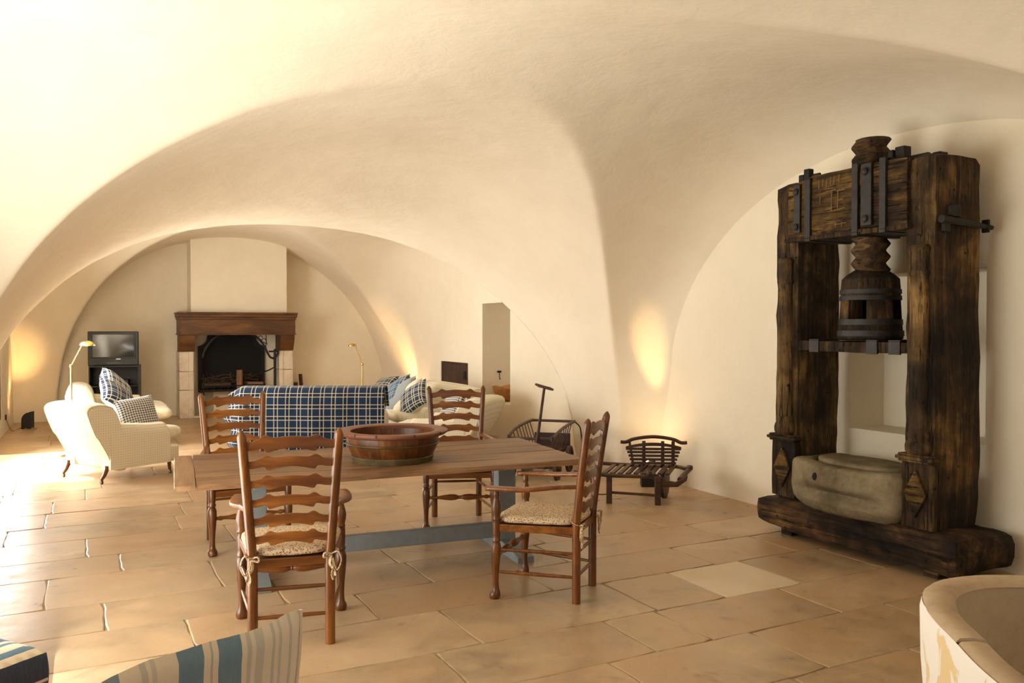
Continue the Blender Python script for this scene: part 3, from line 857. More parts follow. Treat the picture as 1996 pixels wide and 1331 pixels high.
# x_local = -(V-4.15), y_local = U-4.75
def X(v): return -(v - 4.15)
tim_base = lambda q, p: Vector((q.x, q.y, q.z + (.05*max(0, (-p.x - .45))**1.0 if p.z < .1 else 0) - (0.05*max(0, -p.x-.35) if p.z > .2 else 0)))
rough_block((X(5.02), -.05, .055), (X(3.28), .53, .305), 'base_beam', 'press_base_timber', PR, amp=.022, step=.075, seed=2, rnd=.05, shape=tim_base)
for x in (-.62, .62):
    MB().box((x-.055, .04, 0), (x+.055, .48, .066)).build('bearer_block', 'press_base_timber', PR, bevel=.008)
ups = {}
for nm, v0, v1, zt, sd in (('near', 3.475, 3.70, 2.735, 4), ('far', 4.63, 4.86, 2.72, 7)):
    x0, x1 = X(v1), X(v0)
    def shp(q, p, x0=x0, x1=x1, zt=zt, nm=nm):
        if p.z > zt - .12:
            # tops worn round, higher in the middle
            q.z -= .05*abs((p.y - .2)/.25)**2 + .02*noise.noise(p*7)
        return q
    up = rough_block((x0, .0, .285), (x1, .46, zt), 'upright', 'press_timber_upright', PR, amp=.013, step=.075, seed=sd, rnd=.035, shape=shp)
    ups[nm] = up
    cx = (x0 + x1)/2
    # pedestal, column and capital carved on the front face
    rough_block((x0-.004, -.022, .31), (x1+.004, .03, .735), 'pedestal', 'press_timber_upright', PR, amp=.003, step=.1, seed=sd+1, rnd=.008)
    q = MB()
    for (z0, z1, e) in ((.735, .752, .012), (.752, .775, .026), (.775, .79, .014)):
        q.box((x0-e, -.03-e, z0), (x1+e, .03, z1))
    q.build('cornice', 'press_timber_upright', PR, bevel=.006)
    hw = .078
    q = MB()
    prof = [(.79, .080), (.81, .098), (.845, .10), (.87, .092), (.885, .078), (.90, .083), (.92, .084), (.935, .074), (.95, .072), (1.4, .073), (1.93, .068), (1.95, .078), (1.965, .078), (1.975, .07), (2.09, .076), (2.11, .082), (2.135, .066)]
    q.tube([(cx, -.004, z) for z, r in prof], [r*.90 for z, r in prof], 20, squash=(1, .75), up=(0, 1, 0))
    q.build('column', 'press_column_wood', PR, angle=50)
    q = MB()
    dm = [(0, -.155), (.082, 0), (0, .155), (-.082, 0)]
    q.prism(dm, .022, Matrix.Translation((cx, -.020, .535)) @ Matrix(((1, 0, 0, 0), (0, 0, -1, 0), (0, 1, 0, 0), (0, 0, 0, 1))))
    dmo = q.build('diamond_plaque', 'press_timber_long', PR, bevel=.004)
    q = MB()
    for dx, dz in ((0, .125), (0, -.125), (.055, 0), (-.055, 0)):
        q.lathe([(0, 0), (.006, 0), (.006, .004), (0, .005)], 8, M_=Matrix.Translation((cx+dx, -.042, .535+dz)) @ Matrix.Rotation(PI/2, 4, 'X'))
    q.build('plaque_nails', 'iron', dmo)
# head beam between the uprights
rough_block((X(4.70), -.035, 2.275), (X(3.66), .42, 2.725), 'head_beam', 'press_timber_long', PR, amp=.009, step=.08, seed=9, rnd=.02,
            shape=lambda q, p: Vector((q.x, q.y, q.z - (.06*max(0, (-p.x-.30))/.25 if p.z > 2.6 else 0))))
rough_block((X(4.72), -.05, 2.245), (X(3.64), .40, 2.282), 'head_beam_board', 'press_timber_upright', PR, amp=.006, step=.1, seed=12, rnd=.01)
def bolt(x, y, z, r=.026, parent=None):
    q = MB(); Mx = Matrix.Translation((x, y, z)) @ Matrix.Rotation(PI/2, 4, 'X')
    q.lathe([(r*1.25, -.012), (r*1.25, 0), (r, .004), (r*.95, .018), (r*.6, .026), (0, .028)], 14, M_=Mx)
    q.build('bolt', 'strap_iron', parent)
for (xc, w, zb, zt, bl) in ((-.435, .058, 2.31, 2.67, True), (-.335, .052, 2.262, 2.70, False), (.09, .050, 2.262, 2.74, False), (.185, .085, 2.30, 2.72, True), (.315, .050, 2.262, 2.74, False)):
    q = MB(); q.box((xc-w/2, -.058, zb), (xc+w/2, -.036, zt))
    if not bl: q.box((xc-w/2, -.058, zt-.012), (xc+w/2, .40, zt)); q.box((xc-w/2, -.058, zb-.024), (xc+w/2, .38, zb))
    so = q.build('iron_strap', 'strap_iron', PR, bevel=.003)
    if bl:
        bolt(xc, -.058, zb+.045, .024, so); bolt(xc, -.058, zt-.055, .024, so)
# pale incised figures on the head beam, worn to scratches
def scratch(pts):
    q = MB()
    for a, b in pts:
        a, b = Vector(a), Vector(b); d = (b-a).normalized(); p = Vector((-d.y, d.x))*.0024
        q.prism([(a-p)[:], (b-p)[:], (b+p)[:], (a+p)[:]], .004, Matrix.Translation((0, -.043, 0)) @ Matrix(((1, 0, 0, 0), (0, 0, -1, 0), (0, 1, 0, 0), (0, 0, 0, 1))))
    return q
strokes = []
for i, (x, z0, z1) in enumerate(((-.235, 2.61, 2.67), (-.20, 2.62, 2.675), (-.165, 2.61, 2.665), (-.13, 2.625, 2.68), (-.10, 2.62, 2.68), (-.055, 2.63, 2.685))): strokes.append(((x, z0), (x + .004, z1)))
strokes += [((-.225, 2.50), (-.22, 2.56)), ((-.16, 2.58), (-.08, 2.585)), ((-.12, 2.44), (-.118, 2.58)), ((-.07, 2.57), (.0, 2.575)), ((-.065, 2.44), (-.062, 2.57)), ((-.065, 2.505), (-.015, 2.51)), ((-.065, 2.44), (.0, 2.445)), ((-.10, 2.335), (.01, 2.34)), ((-.085, 2.315), (-.08, 2.35)), ((-.03, 2.315), (-.028, 2.35))]
mk = scratch(strokes).build('carved_mark', 'worn_mark', PR, smooth=False)
# iron wedges and keys
def wedge(loc, sx, sy, sz, rz=0.0, nm='iron_key', par=None, tilt=0.0):
    q = MB(); q.box((-sx/2, -sy/2, 0), (sx/2, sy/2, sz))
    o = q.build(nm, 'iron', par or PR, bevel=.006); o.location = loc; o.rotation_euler = (0, tilt, rz); return o
wedge((X(4.62), .10, 2.70), .055, .05, .105); wedge((X(4.68), .10, 2.68), .05, .035, .09); wedge((X(4.60), .11, 2.745), .17, .02, .018)
wedge((X(3.80), .10, 2.70), .075, .07, .115); wedge((X(3.73), .11, 2.71), .24, .03, .035); wedge((X(3.86), .08, 2.71), .04, .06, .09)
wedge((X(3.60), .20, 2.70), .06, .08, .05)
# pin with a wedge through the near upright
q = MB(); q.tube([(X(3.475)+.018, .02, 2.29), (X(3.475)+.022, .25, 2.275), (X(3.475)+.02, .52, 2.26)], [.026, .022, .016], 8); q.build('iron_pin', 'iron', PR)
q = MB(); q.box((X(3.475)-.01, .10, 2.31), (X(3.475)+.03, .20, 2.385)); q.build('iron_wedge', 'iron', PR, bevel=.008)
q = MB(); q.box((X(3.475)-.01, .05, 2.21), (X(3.475)+.028, .10, 2.31)); q.build('iron_wedge', 'iron', PR, bevel=.008)
q = MB(); q.box((X(3.475)-.01, .455, 2.225), (X(3.475)+.04, .475, 2.31)); q.build('iron_wedge', 'iron', PR, bevel=.006)
# screw, drum and guide board
SX, SY = X(4.15), .215
sc_o = MB(); vs = []; fs = []
pitch, r0, r1 = .092, .098, .135
zlo, zhi = 1.96, 2.945
nz = int((zhi - zlo)/pitch*8); na = 28
for i in range(nz+1):
    z = lerp(zlo, zhi, i/nz)
    for j in range(na):
        a = 2*PI*j/na
        f = ((z - zlo)/pitch - a/(2*PI)) % 1.0
        r = lerp(r0, r1, 1 - abs(2*f - 1)) * (1 + .02*noise.noise(Vector((math.cos(a), math.sin(a), z*6))))
        vs.append((SX + r*math.cos(a), SY + r*math.sin(a), z))
for i in range(nz):
    for j in range(na): fs.append((i*na+j, i*na+(j+1) % na, (i+1)*na+(j+1) % na, (i+1)*na+j))
fs.append(tuple(range(na-1, -1, -1))); fs.append(tuple(nz*na+j for j in range(na)))
sc_o.add(vs, fs); sc_o.build('screw', 'press_screw_wood', PR, angle=50)
q = MB()
q.lathe([(.10, 2.02), (.155, 1.985), (.192, 1.95), (.198, 1.88), (.200, 1.80), (.0, 1.80)], 32, (SX, SY, 0))
drum = q.build('screw_head', 'press_timber_upright', PR, angle=40)
# the pierced middle: four stout cheeks around the bar holes
for k_ in range(4):
    a = PI/4 + k_*PI/2 + .25
    q = MB(); q.lathe([(.07, 1.80), (.198, 1.80), (.206, 1.66), (.07, 1.66)], 8, (SX, SY, 0), a0=a-.46, a1=a+.46, caps=False)
    n_ = 9
    o_ = q
    q.f.append([0*n_, 1*n_, 2*n_, 3*n_][::-1]); q.uv.append(None); q.mi.append(0)
    q.f.append([0*n_+8, 1*n_+8, 2*n_+8, 3*n_+8]); q.uv.append(None); q.mi.append(0)
    q.build('head_cheek', 'press_timber_upright', drum, angle=40)
q = MB(); q.lathe([(.0, 1.66), (.206, 1.66), (.212, 1.60), (.218, 1.53), (.20, 1.515), (.0, 1.515)], 32, (SX, SY, 0)); q.build('head_foot', 'press_timber_upright', drum, angle=40)
for (z0, z1, ra, rb) in ((1.845, 1.875, .204, .205), (1.80, 1.83, .205, .207), (1.625, 1.665, .212, .214), (1.545, 1.585, .220, .222)):
    q = MB(); q.lathe([(ra-.01, z0), (rb+.001, z0), (ra+.001, z1), (ra-.01, z1), (ra-.01, z0)], 32, (SX, SY, 0), caps=False)
    q.build('iron_hoop', 'strap_iron', drum)
rough_block((X(4.66), .02, 1.43), (X(3.68), .40, 1.51), 'guide_board', 'press_timber_upright', PR, amp=.006, step=.1, seed=21, rnd=.012)
for xc in (-.33, .18, .36):
    q = MB(); q.box((xc-.045, .012, 1.425), (xc+.045, .028, 1.512)); q.box((xc-.045, .012, 1.512), (xc+.045, .40, 1.522)); pl = q.build('iron_plate', 'strap_iron', PR, bevel=.002)
# stone bed: one block with a round channel cut in its top, bowed front with a hollow under the spout
def bed_outline(a, hx, hy, n=7.0):
    c_, s_ = math.cos(a), math.sin(a)
    r = (abs(c_/hx)**n + abs(s_/hy)**n)**(-1/n)
    return r*c_, r*s_
bcx, bcy = -.012, .175
NA = 120
def bed_ring(kind, sc, z, i):
    out = []
    for j in range(NA):
        a = 2*PI*j/NA
        if kind == 'c': x, y = .40*sc*math.cos(a), .225*sc*math.sin(a)
        else:
            x, y = bed_outline(a, .475*sc, .265*sc)
            if kind == 's':
                fr = max(0, -math.sin(a))**.7 * (1 if y < 0 else 0)
                bulge = .085*(1 - (x/.49)**2)
                dish = .10*math.exp(-((z - .43)/.040)**2)*max(0, 1 - (x/.40)**2)**.6*(1 if z < .47 else math.exp(-((z-.47)/.02)**2))
                und = .05*sstep(.40, .30, z) if False else .06*max(0, (.37 - z)/.08)
                y += fr*(-bulge + dish + und)
                if z < .42: x *= 1 - .10*((.42 - z)/.12)**1.5
            else: y += max(0, -math.sin(a))**.7*(-.085*(1 - (x/.49)**2))*(sc > .5)*(1 if y < 0 else 0)
        w = noise.noise_vector(Vector((x*4, y*4, z*4)))*.010 + noise.noise_vector(Vector((x*13, y*13, z*13)))*.004
        if kind == 'c': w *= .35
        out.append((bcx + x + w.x, bcy + y + w.y, z + w.z))
    return out
lev = [('c', .001, .650), ('c', .5, .651), ('c', .90, .650), ('c', .925, .642), ('c', .93, .598), ('c', 1.03, .598), ('c', 1.04, .628), ('c', 1.07, .634), ('o', .955, .632), ('o', .985, .622),
       ('s', 1.0, .60), ('s', 1.0, .57), ('s', 1.0, .54), ('s', 1.0, .51), ('s', 1.0, .485), ('s', 1.0, .465), ('s', 1.0, .45), ('s', 1.0, .435), ('s', 1.0, .42), ('s', 1.0, .40), ('s', 1.0, .37), ('s', 1.0, .34), ('s', .985, .315), ('s', .95, .297)]
vs = []; fs = []
for i, (k_, sc, z) in enumerate(lev): vs += bed_ring(k_, sc, z, i)
for i in range(len(lev)-1):
    for j in range(NA): fs.append((i*NA+j, (i+1)*NA+j, (i+1)*NA+(j+1) % NA, i*NA+(j+1) % NA))
fs.append(tuple((len(lev)-1)*NA+j for j in range(NA))[::-1])
bed = MB().add(vs, fs).build('stone_bed', 'press_stone', PR, angle=55)
q = MB(); q.lathe([(.0, -.004), (.025, -.004), (.021, .004), (.0, .003)], 16, (-.15, -.165, .545), M_=Matrix.Rotation(PI/2, 4, 'X') @ Matrix.Diagonal((.8, 1.15, 1, 1)))
q.build('spout_shade_disc', 'soot_and_shade_black', bed)  # flat black disc, the shade inside the hole put into its colour
# ---------------------------------------------------------------- upholstery helpers
def superq(sx, sy, sz, ex=4.0, ez=3.0, nu=28, nv=14, wob=0.0, seed=0, shape=None):
    """soft cushion block centred on the origin"""
    def fn(u, v):
        a = 2*PI*u; p = (v - .5)*PI
        c, s_ = math.cos(a), math.sin(a); cp, sp = math.cos(p), math.sin(p)
        sg = lambda t, e: math.copysign(abs(t)**(2/e), t)
        x = sg(c, ex)*abs(cp)**(2/ez)*sx; y = sg(s_, ex)*abs(cp)**(2/ez)*sy; z = sg(sp, ez)*sz
        q = Vector((x, y, z))
        if wob: q += noise.noise_vector(q*3.5 + Vector((seed*2.7, 0, 0)))*wob
        if shape: q = shape(q)
        return q
    return MB().grid(fn, nu, nv, uvfn=lambda a, b: (a*1.5, b*.6))
def soft(name, mat, parent, size, loc, rot=(0, 0, 0), ex=5.0, ez=4.0, wob=.01, seed=0, nu=32, nv=16, shape=None):
    o = superq(size[0]/2, size[1]/2, size[2]/2, ex, ez, nu, nv, wob, seed, shape).build(name, mat, parent, merge=.0005, angle=80)
    o.location = loc; o.rotation_euler = rot; return o
def castor_leg(parent, x, y, h=.13, name='leg', dx=0, dy=0):
    q = MB(); q.tube([(x, y, h+.03), (x, y, h), (x+dx*.5, y+dy*.5, h*.55), (x+dx, y+dy, .045)], [.024, .024, .02, .016], 10)
    l = q.build(name, 'chair_wood', parent)
    q = MB(); q.lathe([(.012, -.011), (.021, -.010), (.021, .010), (.012, .011)], 12, (x+dx, y+dy, .021), M_=Matrix.Rotation(PI/2, 4, 'X'))
    q.tube([(x+dx, y+dy, .05), (x+dx, y+dy, .03)], .009, 8)
    q.build('castor', 'hoop_brass', l)
def arm_profile(n=14):
    """cross-section (y along, z) of a rounded club arm"""
    return n
def club_seat(name, width, depth, h_arm, h_back, mat, n_cush, arm_w=.17, back_lean=.18, loose_back=False, seat_h=.34, overhang=.10, legs=True):
    """front +y, origin on the floor under the middle"""
    t = empty(name)
    hw, hd = width/2, depth/2
    z0 = .14
    # body
    q = MB(); q.box((-hw+.02, -hd+.13, z0), (hw-.02, hd-.03, seat_h-.02))
    q.build('seat_base', mat, t, bevel=.03, seg=3)
    # back: thick upholstered slab, straight rake behind, rolled top
    L = back_lean
    pts = [(-hd+.10, z0), (-hd+.05, .28), (-hd-.01-L*.4, .52), (-hd-.02-L*.8, h_back-.12), (-hd-.015-L*.9, h_back-.05), (-hd+.02-L*.85, h_back-.008), (-hd+.10-L*.7, h_back),
           (-hd+.19-L*.6, h_back-.03), (-hd+.235-L*.5, h_back-.10), (-hd+.24-L*.3, h_back-.22), (-hd+.25, .44), (-hd+.26, z0)]
    def back(u, v):
        x = lerp(-hw+.005, hw-.005, u)
        e = min(u, 1-u)*width
        k_ = math.sqrt(max(0, 1 - (1 - min(1, e/.05))**2))
        m = len(pts); f = v*m; i = int(f) % m; w = f - int(f)
        p0, p1, p2, p3 = [pts[(i+d) % m] for d in (-1, 0, 1, 2)]
        cr = lambda a_, b_, c_, d_: .5*(2*b_ + (c_-a_)*w + (2*a_-5*b_+4*c_-d_)*w*w + (3*b_-a_-3*c_+d_)*w**3)
        y, z = cr(p0[0], p1[0], p2[0], p3[0]), cr(p0[1], p1[1], p2[1], p3[1])
        cy, cz = -hd+.12-L*.35, (h_back+z0)/2
        s_ = lerp(.93, 1, k_)
        crown = -.03*(2*u-1)**4*(1 if z > .5 else 0)
        return Vector((x, cy + (y-cy)*s_, cz + (z-cz)*s_ + crown))
    q = MB().grid(back, 40, 48)
    for uu, rev in ((0, False), (1, True)):
        ring_ = [back(uu, j/48) for j in range(48)]
        q.add(ring_, [tuple(range(48)) if rev else tuple(range(47, -1, -1))])
    bo = q.build('backrest', mat, t, merge=.0005, angle=60)
    for s in (-1, 1):
        ed = [back(.5 + s*(.5 - .022/width), j/48) + Vector((s*.004, 0, 0)) for j in range(1, 30)]
        MB().tube(ed, .006, 6).build('piping', 'cream_piping', bo)
    # arms
    for s in (-1, 1):
        def arm(u, v, s=s):
            y = lerp(-hd+.06, hd-.15, u)
            pr = [(-.5, z0), (-.5, .30), (-.5, h_arm-.10), (-.38, h_arm-.02), (-.1, h_arm), (.25, h_arm-.015), (.48, h_arm-.075), (.5, h_arm-.16), (.5, .30), (.5, z0)]
            m = len(pr); f = v*m; i = int(f) % m; w = f - int(f)
            a_, b_ = pr[i], pr[(i+1) % m]
            xx, zz = lerp(a_[0], b_[0], w)*arm_w, lerp(a_[1], b_[1], w)
            rise = .07*max(0, (1-u) - .25)**1.3
            front = 1.0 if u < .92 else math.sqrt(max(0.0, 1 - ((u-.92)/.08)**2))*.12 + .88
            zz = z0 + (zz - z0)*(front) + (rise if zz > .3 else 0)
            return Vector((s*(hw - arm_w/2) + xx*(front if u > .92 else 1), y, zz))
        q = MB().grid(arm, 18, 30, flip=(True))
        for uu, rev in ((0, True), (1, False)):
            rg = [arm(uu, j/30) for j in range(30)]
            q.add(rg, [tuple(range(30)) if rev else tuple(range(29, -1, -1))])
        q.build('arm', mat, t, merge=.0005, angle=60)
    inner = width - 2*arm_w
    cw = inner/n_cush
    for i in range(n_cush):
        x = -inner/2 + cw*(i+.5)
        soft('seat_cushion', mat, t, (cw-.01, depth-.18+overhang, .19), (x, .10+overhang/2, seat_h+.085), wob=.015, seed=i+1, ex=6, ez=3.2)
    if loose_back:
        for i in range(n_cush):
            x = -inner/2 + cw*(i+.5)
            soft('back_cushion', mat, t, (cw-.01, .24, .44), (x, -hd+.27, .66), (R(-14), 0, 0), wob=.015, seed=i+5, ex=4, ez=3)
    if legs:
        for sx in (-1, 1):
            castor_leg(t, sx*(hw-.07), hd-.13, .15, dy=.01)
            castor_leg(t, sx*(hw-.07), -hd+.06, .15, dy=-.06)
    return t
def pillow(name, label, mats, size, loc, rot, group, fat=.075, seed=0, uvscale=None, cat='cushion'):
    """square scatter cushion: face +y and -y, one slot each; pinched corners"""
    w = size/2
    us_ = uvscale or size
    q = MB()
    N = 14
    for side in (1, -1):
        def fn(u, v, side=side):
            a, b = 2*u-1, 2*v-1
            ea, eb = 1-abs(a)**2.6, 1-abs(b)**2.6
            th = fat*max(0, ea*eb)**.42
            pin = 1 - .07*(1 - abs(a)**2)*(abs(b)**3) ; pin2 = 1 - .07*(1 - abs(b)**2)*(abs(a)**3)
            p = Vector((a*w*pin2, side*th, b*w*pin))
            p += noise.noise_vector(p*5 + Vector((seed, 0, 0)))*.012
            if abs(a) > .999 or abs(b) > .999: pass
            return p
        q.grid(fn, N, N, mi=0 if side > 0 else 1, uvfn=lambda a, b: (a*us_, b*us_), flip=(side > 0))
    o = q.build(name, list(mats), merge=.002, angle=80)
    o.location = loc; o.rotation_euler = rot
    return tag(o, label, cat, group)

# ---------------------------------------------------------------- left armchair and sofa
ac = club_seat('club_armchair', .88, .90, .58, .84, 'cream_check', 1, arm_w=.18, back_lean=.17, overhang=.14)
place(ac, (-4.27, 9.09, 0), R(-34))
tag(ac, 'cream checked armchair at left with its back towards the sunlit floor', 'armchair')
pillow('scatter_cushion', 'small blue gingham cushion sitting in the left armchair', ('pillow_gingham', 'pillow_gingham'), .44,
       (-4.12, 9.16, .64), (R(24), R(6), R(-128)), None, .075, 3)
SG = 'scatter cushions on the seats'
A1 = PHI - PI/2
so1 = club_seat('club_sofa', 2.1, 1.0, .58, .82, 'cream_check', 2, arm_w=.18, back_lean=.14, overhang=.14)
place(so1, P(.33, 13.05), A1)
tag(so1, 'long cream sofa at left behind the armchair, facing the middle of the room', 'sofa')
pillow('scatter_cushion', 'cream cushion with a blue plaid face, nearest on the left sofa', ('blue_plaid', 'cream_cloth'), .54, P(.30, 12.20, .68), (R(50), R(30), A1 + R(4)), SG, .11, 5)
pillow('scatter_cushion', 'cream cushion with a navy plaid face, second on the left sofa', ('navy_plaid', 'cream_cloth'), .54, P(.30, 12.62, .75), (R(42), R(36), A1 + R(4)), SG, .11, 8)
pillow('scatter_cushion', 'pale blue plaid cushion peeping out farthest back on the left sofa', ('mid_blue_plaid', 'mid_blue_plaid'), .50, P(.22, 13.10, .74), (R(22), R(10), A1), SG, .09, 9)

# ---------------------------------------------------------------- sofa under the plaid throw, its back to the table
TX, TY = -2.485, 10.68
so2 = club_seat('club_sofa', 1.74, .74, .56, .815, 'cream_check', 2, arm_w=.16, back_lean=.03, overhang=.02)
place(so2, (TX, TY, 0), R(1))
tag(so2, 'sofa under the big blue plaid throw, seen from behind beyond the table', 'sofa')
path = [(.02, .60), (-.06, .74), (-.12, .835), (-.17, .868), (-.26, .882), (-.345, .872), (-.392, .83), (-.425, .74), (-.436, .58), (-.442, .35), (-.448, .12), (-.45, .03)]
LN = [0]
for a, b in zip(path, path[1:]): LN.append(LN[-1] + math.hypot(b[0]-a[0], b[1]-a[1]))
def throw(u, v):
    s_ = v*LN[-1]
    i = max(j for j in range(len(path)-1) if LN[j] <= s_ + 1e-9)
    w = (s_ - LN[i])/(LN[i+1]-LN[i])
    y, z = lerp(path[i][0], path[i+1][0], w), lerp(path[i][1], path[i+1][1], w)
    x = lerp(-1.07, .90, u)
    e = max(0.0, (-.885 - x)/.185)                    # the part that hangs past the left end
    back_side = sstep(.30, .5, v)
    y -= .010*(1 + math.sin(x*6 + 1.0))*back_side*(1-e)*(1-sstep(.5, .9, z))
    k_ = min(1.0, e*2.2)
    y += k_*back_side*(.05 + .06*math.sin(z*17 + 1) + .10*e); x += .035*math.sin(z*21 + 1.2)*k_*back_side + .05*e*(1 - z)*math.sin(z*9)
    if e > 0: z -= .10*e*sstep(.55, .85, z)
    y -= .004*(1 + math.sin(x*17 + z*3))*back_side
    return Vector((x, y, z))
th = MB().grid(throw, 80, 50, uvfn=lambda a, b: (a*1.97, b*LN[-1])).build('plaid_throw', 'blue_plaid', None, angle=80, solid=.006)
place(th, (TX, TY, 0), R(1))
tag(th, 'big navy blue plaid throw with cream lines hanging over the sofa back', 'throw')

# ---------------------------------------------------------------- right sofa and armchair
A3 = PHI + PI/2
SU3, SV3 = 4.11, 11.10
so3 = club_seat('club_sofa', 2.1, .92, .58, .82, 'cream_check', 2, arm_w=.18, back_lean=.14)
place(so3, P(SU3, SV3), A3)
tag(so3, 'cream sofa at right piled with plaid cushions in front of the lit wall', 'sofa')
for lab, mats, size, u, v, z, rot, fat, sd in (
    ('dark grey plaid cushion at the far end of the right sofa', ('dark_plaid', 'dark_plaid'), .50, 3.80, 11.78, .69, (R(44), R(8), A3 + R(14)), .09, 11),
    ('blue plaid cushion on the right sofa, left of the grey-blue linen one', ('mid_blue_plaid', 'mid_blue_plaid'), .54, 3.76, 11.12, .665, (R(42), R(26), A3 + R(24)), .10, 12),
    ('grey-blue linen cushion on the right sofa between blue plaid and plain cream', ('blue_check_linen', 'blue_check_linen'), .52, 3.78, 10.88, .66, (R(42), R(28), A3 + R(24)), .09, 13),
    ('plain cream cushion between linen and navy plaid ones on the right sofa', ('cream_cloth', 'cream_cloth'), .52, 3.80, 10.68, .655, (R(42), R(30), A3 + R(26)), .08, 14),
    ('navy plaid cushion turned on its corner, nearest on the right sofa', ('navy_plaid', 'cream_cloth'), .46, 3.80, 10.42, .665, (R(40), R(32), A3 + R(38)), .085, 15)):
    pillow('scatter_cushion', lab, mats, size, P(u, v, z), rot, SG, fat, sd)
ac2 = copy_tree(ac)
place(ac2, (-.80, 9.97, 0), R(74)); ac2.scale = (1, 1, .955)
tag(ac2, 'cream checked armchair at right, behind the ladder-back chair on the far side', 'armchair')
pillow('scatter_cushion', 'black and white gingham cushion seen through the slats in the right armchair', ('pillow_gingham', 'pillow_gingham'), .44, (-.72, 9.99, .64), (R(24), R(4), R(120)), None, .075, 16)
# ---------------------------------------------------------------- fireplace on the end wall (local x across, -y towards the room)
FP = empty('fireplace', P(2.37, 16.39), PHI)
tag(FP, 'wide stone fireplace with a dark wooden mantel on the far wall', 'fireplace')
FD = .62                                  # how far the jambs stand out
# chimney breast reaches into the vault
q = MB(); nb = 18
x0, x1 = -.80, .88
vs = []; fs = []
for i in range(nb+1):
    x = lerp(x0, x1, i/nb)
    for y in (-FD, .0):
        zt = vault(2.37 + x, 16.39 + y) + .05
        vs += [(x, y, 1.87), (x, y, zt)]
for i in range(nb):
    a, b = i*4, (i+1)*4
    fs += [(a, b, b+1, a+1), (a+2, a+3, b+3, b+2), (a+1, b+1, b+3, a+3), (a, a+2, b+2, b)]
fs += [(0, 1, 3, 2), (nb*4, nb*4+2, nb*4+3, nb*4+1)]
q.add(vs, fs).build('chimney_breast', 'limewash_wall', FP, angle=30)
# mantel: moulded top, fascia, bottom fillet
ML, MR = -1.03, 1.035
mt = MB(); mt.box((ML+.04, -FD-.20, 1.50), (MR-.04, 0, 1.76)); mo = mt.build('mantel', 'mantel_wood', FP, bevel=.006)
q = MB()
q.box((ML, -FD-.245, 1.855), (MR, 0, 1.89)); q.box((ML+.01, -FD-.232, 1.80), (MR-.01, 0, 1.856)); q.box((ML+.025, -FD-.215, 1.758), (MR-.025, 0, 1.802))
q.build('mantel_shelf', 'mantel_wood', mo, bevel=.008)
MB().box((ML+.025, -FD-.215, 1.482), (MR-.025, 0, 1.502)).build('mantel_fillet', 'mantel_wood', mo, bevel=.004)
for s, xa, xb in ((-1, -1.0, -.75), (1, .735, .99)):
    q = MB(); pts = [(-FD-.17, 1.484), (-FD-.16, 1.40), (-FD-.10, 1.28), (-FD-.035, 1.19), (-FD+.35, 1.17), (-FD+.35, 1.484)]
    q.prism(pts, xb-xa, Matrix.Translation((xa, 0, 0)) @ Matrix(((0, 0, 1, 0), (1, 0, 0, 0), (0, 1, 0, 0), (0, 0, 0, 1))))
    q.build('corbel', 'mantel_wood', FP, bevel=.01)
    # jamb of three stone blocks with a raised edge strip
    zz = [0, .50, .835, 1.19]
    for i in range(3):
        b = rough_block((xa+.0, -FD, zz[i]+.001), (xb, .0, zz[i+1]-.001), 'jamb_block', 'jamb_stone', FP, amp=.004, step=.09, seed=i+s*5+20, rnd=.012)
        q = MB(); xs = xb-.06 if s < 0 else xa+.03
        q.box((xs-.035, -FD-.016, zz[i]+.001), (xs+.045, -FD+.02, zz[i+1]-.001)); q.build('edge_moulding', 'jamb_stone', b, bevel=.008)
# back and hearth of the fire opening
MB().box((-.78, -.03, 0), (.78, .0, 1.50)).build('firebox_back', 'limewash_wall', FP)
rough_block((-.76, -FD-.02, .0), (.76, -.03, .035), 'hearth_slab', 'jamb_stone', FP, amp=.003, step=.15, seed=51, rnd=.01)
# cast fire-back with a stepped, round-headed outline, framed
hw = .60
def fb(hw, top, sh):
    o = [(-hw, .42), (hw, .42), (hw, sh)]
    for i in range(7): a = i/6*PI/2; o.append((hw - .16 + .16*(1 - math.sin(a)) * 1.0, sh + .16*(1-math.cos(a))))
    o.append((hw-.17, sh+.20))
    for i in range(1, 12): a = i/12*PI; o.append(((hw-.17)*math.cos(a), sh+.20 + (top-sh-.20)*math.sin(a)))
    o.append((-hw+.17, sh+.20))
    for i in range(6, -1, -1): a = i/6*PI/2; o.append((-(hw - .16 + .16*(1 - math.sin(a))), sh + .16*(1-math.cos(a))))
    o.append((-hw, sh)); return o
FLIP = Matrix(((1, 0, 0, 0), (0, 0, -1, 0), (0, 1, 0, 0), (0, 0, 0, 1)))
q = MB(); q.prism(fb(.60, 1.62, 1.27), .03, Matrix.Translation((-.03, -.06, 0)) @ FLIP); fbo = q.build('fireback', 'cast_iron', FP, bevel=.004)
q = MB(); q.prism(fb(.53, 1.54, 1.21), .03, Matrix.Translation((-.03, -.075, 0)) @ FLIP); q.build('fireback_panel', 'soot_and_shade_black', fbo)
